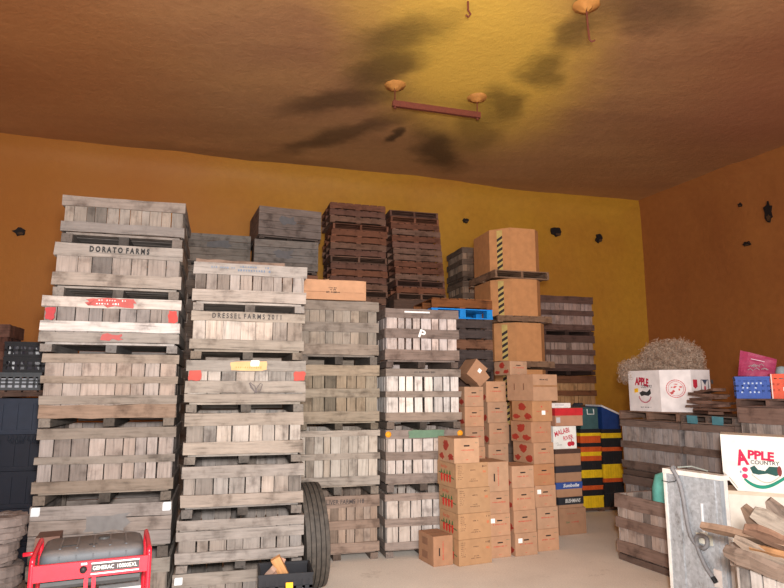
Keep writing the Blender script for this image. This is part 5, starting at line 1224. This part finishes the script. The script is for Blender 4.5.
block('bright orange-tan wood offcut leaning in the black crate', (-0.960, 5.740, 0.480), (10, -26, 10), .085, .045, .36, (.62, .33, .14))
block('pinkish wood offcut left of the orange-tan one in the black crate', (-1.040, 5.76, .50), (-8, 30, 30), .07, .04, .26, (.50, .30, .22))
block('short pale offcut at the left rim of the black crate', (-1.09, 5.68, .50), (30, 40, 0), .05, .04, .20, (.50, .34, .26))
block('brown offcut lying deep in the black crate', (-0.900, 5.740, 0.330), (0, 90, 20), .07, .05, .22, (.35, .2, .12))

# ---- tyre
t = empty('tyre', (-.905, 6.98, 0), 0, 'large ribbed worn tyre leaning against the second stack of bins', 'tyre')
Ro, Ri, tw = .545, .31, .125
M = Matrix.Translation((0, 0, .552)) @ Matrix.Rotation(R(-3.5), 4, 'Y') @ Matrix.Rotation(R(-68), 4, 'Z') @ Matrix.Rotation(R(90), 4, 'X')
M = Matrix.Translation((0, 0, .556)) @ Matrix.Rotation(R(18), 4, 'Z') @ Matrix.Rotation(R(-3), 4, 'Y') @ Matrix.Rotation(R(90), 4, 'Y')
tread = [(Ro-.03, -tw+.0)]
xs = [-tw+.012, -.078, -.070, -.030, -.022, .022, .030, .070, .078, tw-.012]
for i, x in enumerate(xs):
    crown = Ro-.012*(x/tw)**2
    if i % 2 == 0: tread += [(crown, x)]
    else: tread += [(crown, x)]
prof = []
bands = [(-tw+.006, -.080), (-.068, -.032), (-.020, .020), (.032, .068), (.080, tw-.006)]
for (a, b0) in bands:
    prof += [(Ro-.028, a-.003), (Ro-.012*(a/tw)**2, a), (Ro-.012*(b0/tw)**2, b0), (Ro-.028, b0+.003)]
mb = MB(); mb.lathe(prof, 72, (0, 0, 0), M); mb.build('tread', RUBBER, t)
side = [(Ro-.028, 1), (Ro-.06, 1.04), (Ro-.12, 1.08), (Ri+.05, .95), (Ri, .72)]
for s in (-1, 1):
    mb = MB(); mb.lathe([(r, s*tw*k) for r, k in side], 72, (0, 0, 0), M); mb.build('sidewall', RUBBER, t, True)
mb = MB(); mb.lathe([(Ri, -tw*.72), (Ri+.02, -tw*.5), (Ro-.05, -tw*.8), (Ro-.05, tw*.8), (Ri+.02, tw*.5), (Ri, tw*.72)], 72, (0, 0, 0), M); mb.build('inner_liner', RUBBER, t, True)

# ------------------------------------------------------------------ light
w = bpy.data.worlds.new('ambient_fill'); scene.world = w; w.use_nodes = True
w.node_tree.nodes['Background'].inputs[0].default_value = (.80, .88, 1.0, 1); w.node_tree.nodes['Background'].inputs[1].default_value = .5  # soft ambient fill added through the open side behind the camera
def area(name, loc, target, size, power, col=(1, 1, 1), sy=None):
    l = bpy.data.lights.new(name, 'AREA'); l.energy = power; l.size = size; l.color = col
    if sy: l.shape = 'RECTANGLE'; l.size_y = sy
    o = bpy.data.objects.new(name, l); COL.objects.link(o); o.location = loc
    o.rotation_euler = (Vector(target)-Vector(loc)).to_track_quat('-Z', 'Y').to_euler(); return o
area('camera_flash', (.12, -.15, 2.45), (-.3, 8, 2.5), .3, 640, (1, .965, .95))
area('rear_fill', (2.0, -4.5, 3.0), (0, 9, 4.2), 6.0, 950, (1, .94, .88), 4.5)  # broad warm fill light added behind the camera to even out the flash falloff

cam = bpy.data.cameras.new('camera'); cam.lens = 36*610/784; cam.sensor_width = 36; cam.clip_end = 200
co = bpy.data.objects.new('camera', cam); COL.objects.link(co); co.location = (0, 0, 2.1); co.rotation_euler = (R(99), 0, 0)
scene.camera = co
vs_ = scene.view_settings; vs_.view_transform = 'Standard'; vs_.look = 'None'; vs_.gamma = 1; vs_.use_curve_mapping = False; vs_.exposure = 0
scene.cycles.use_denoising = True
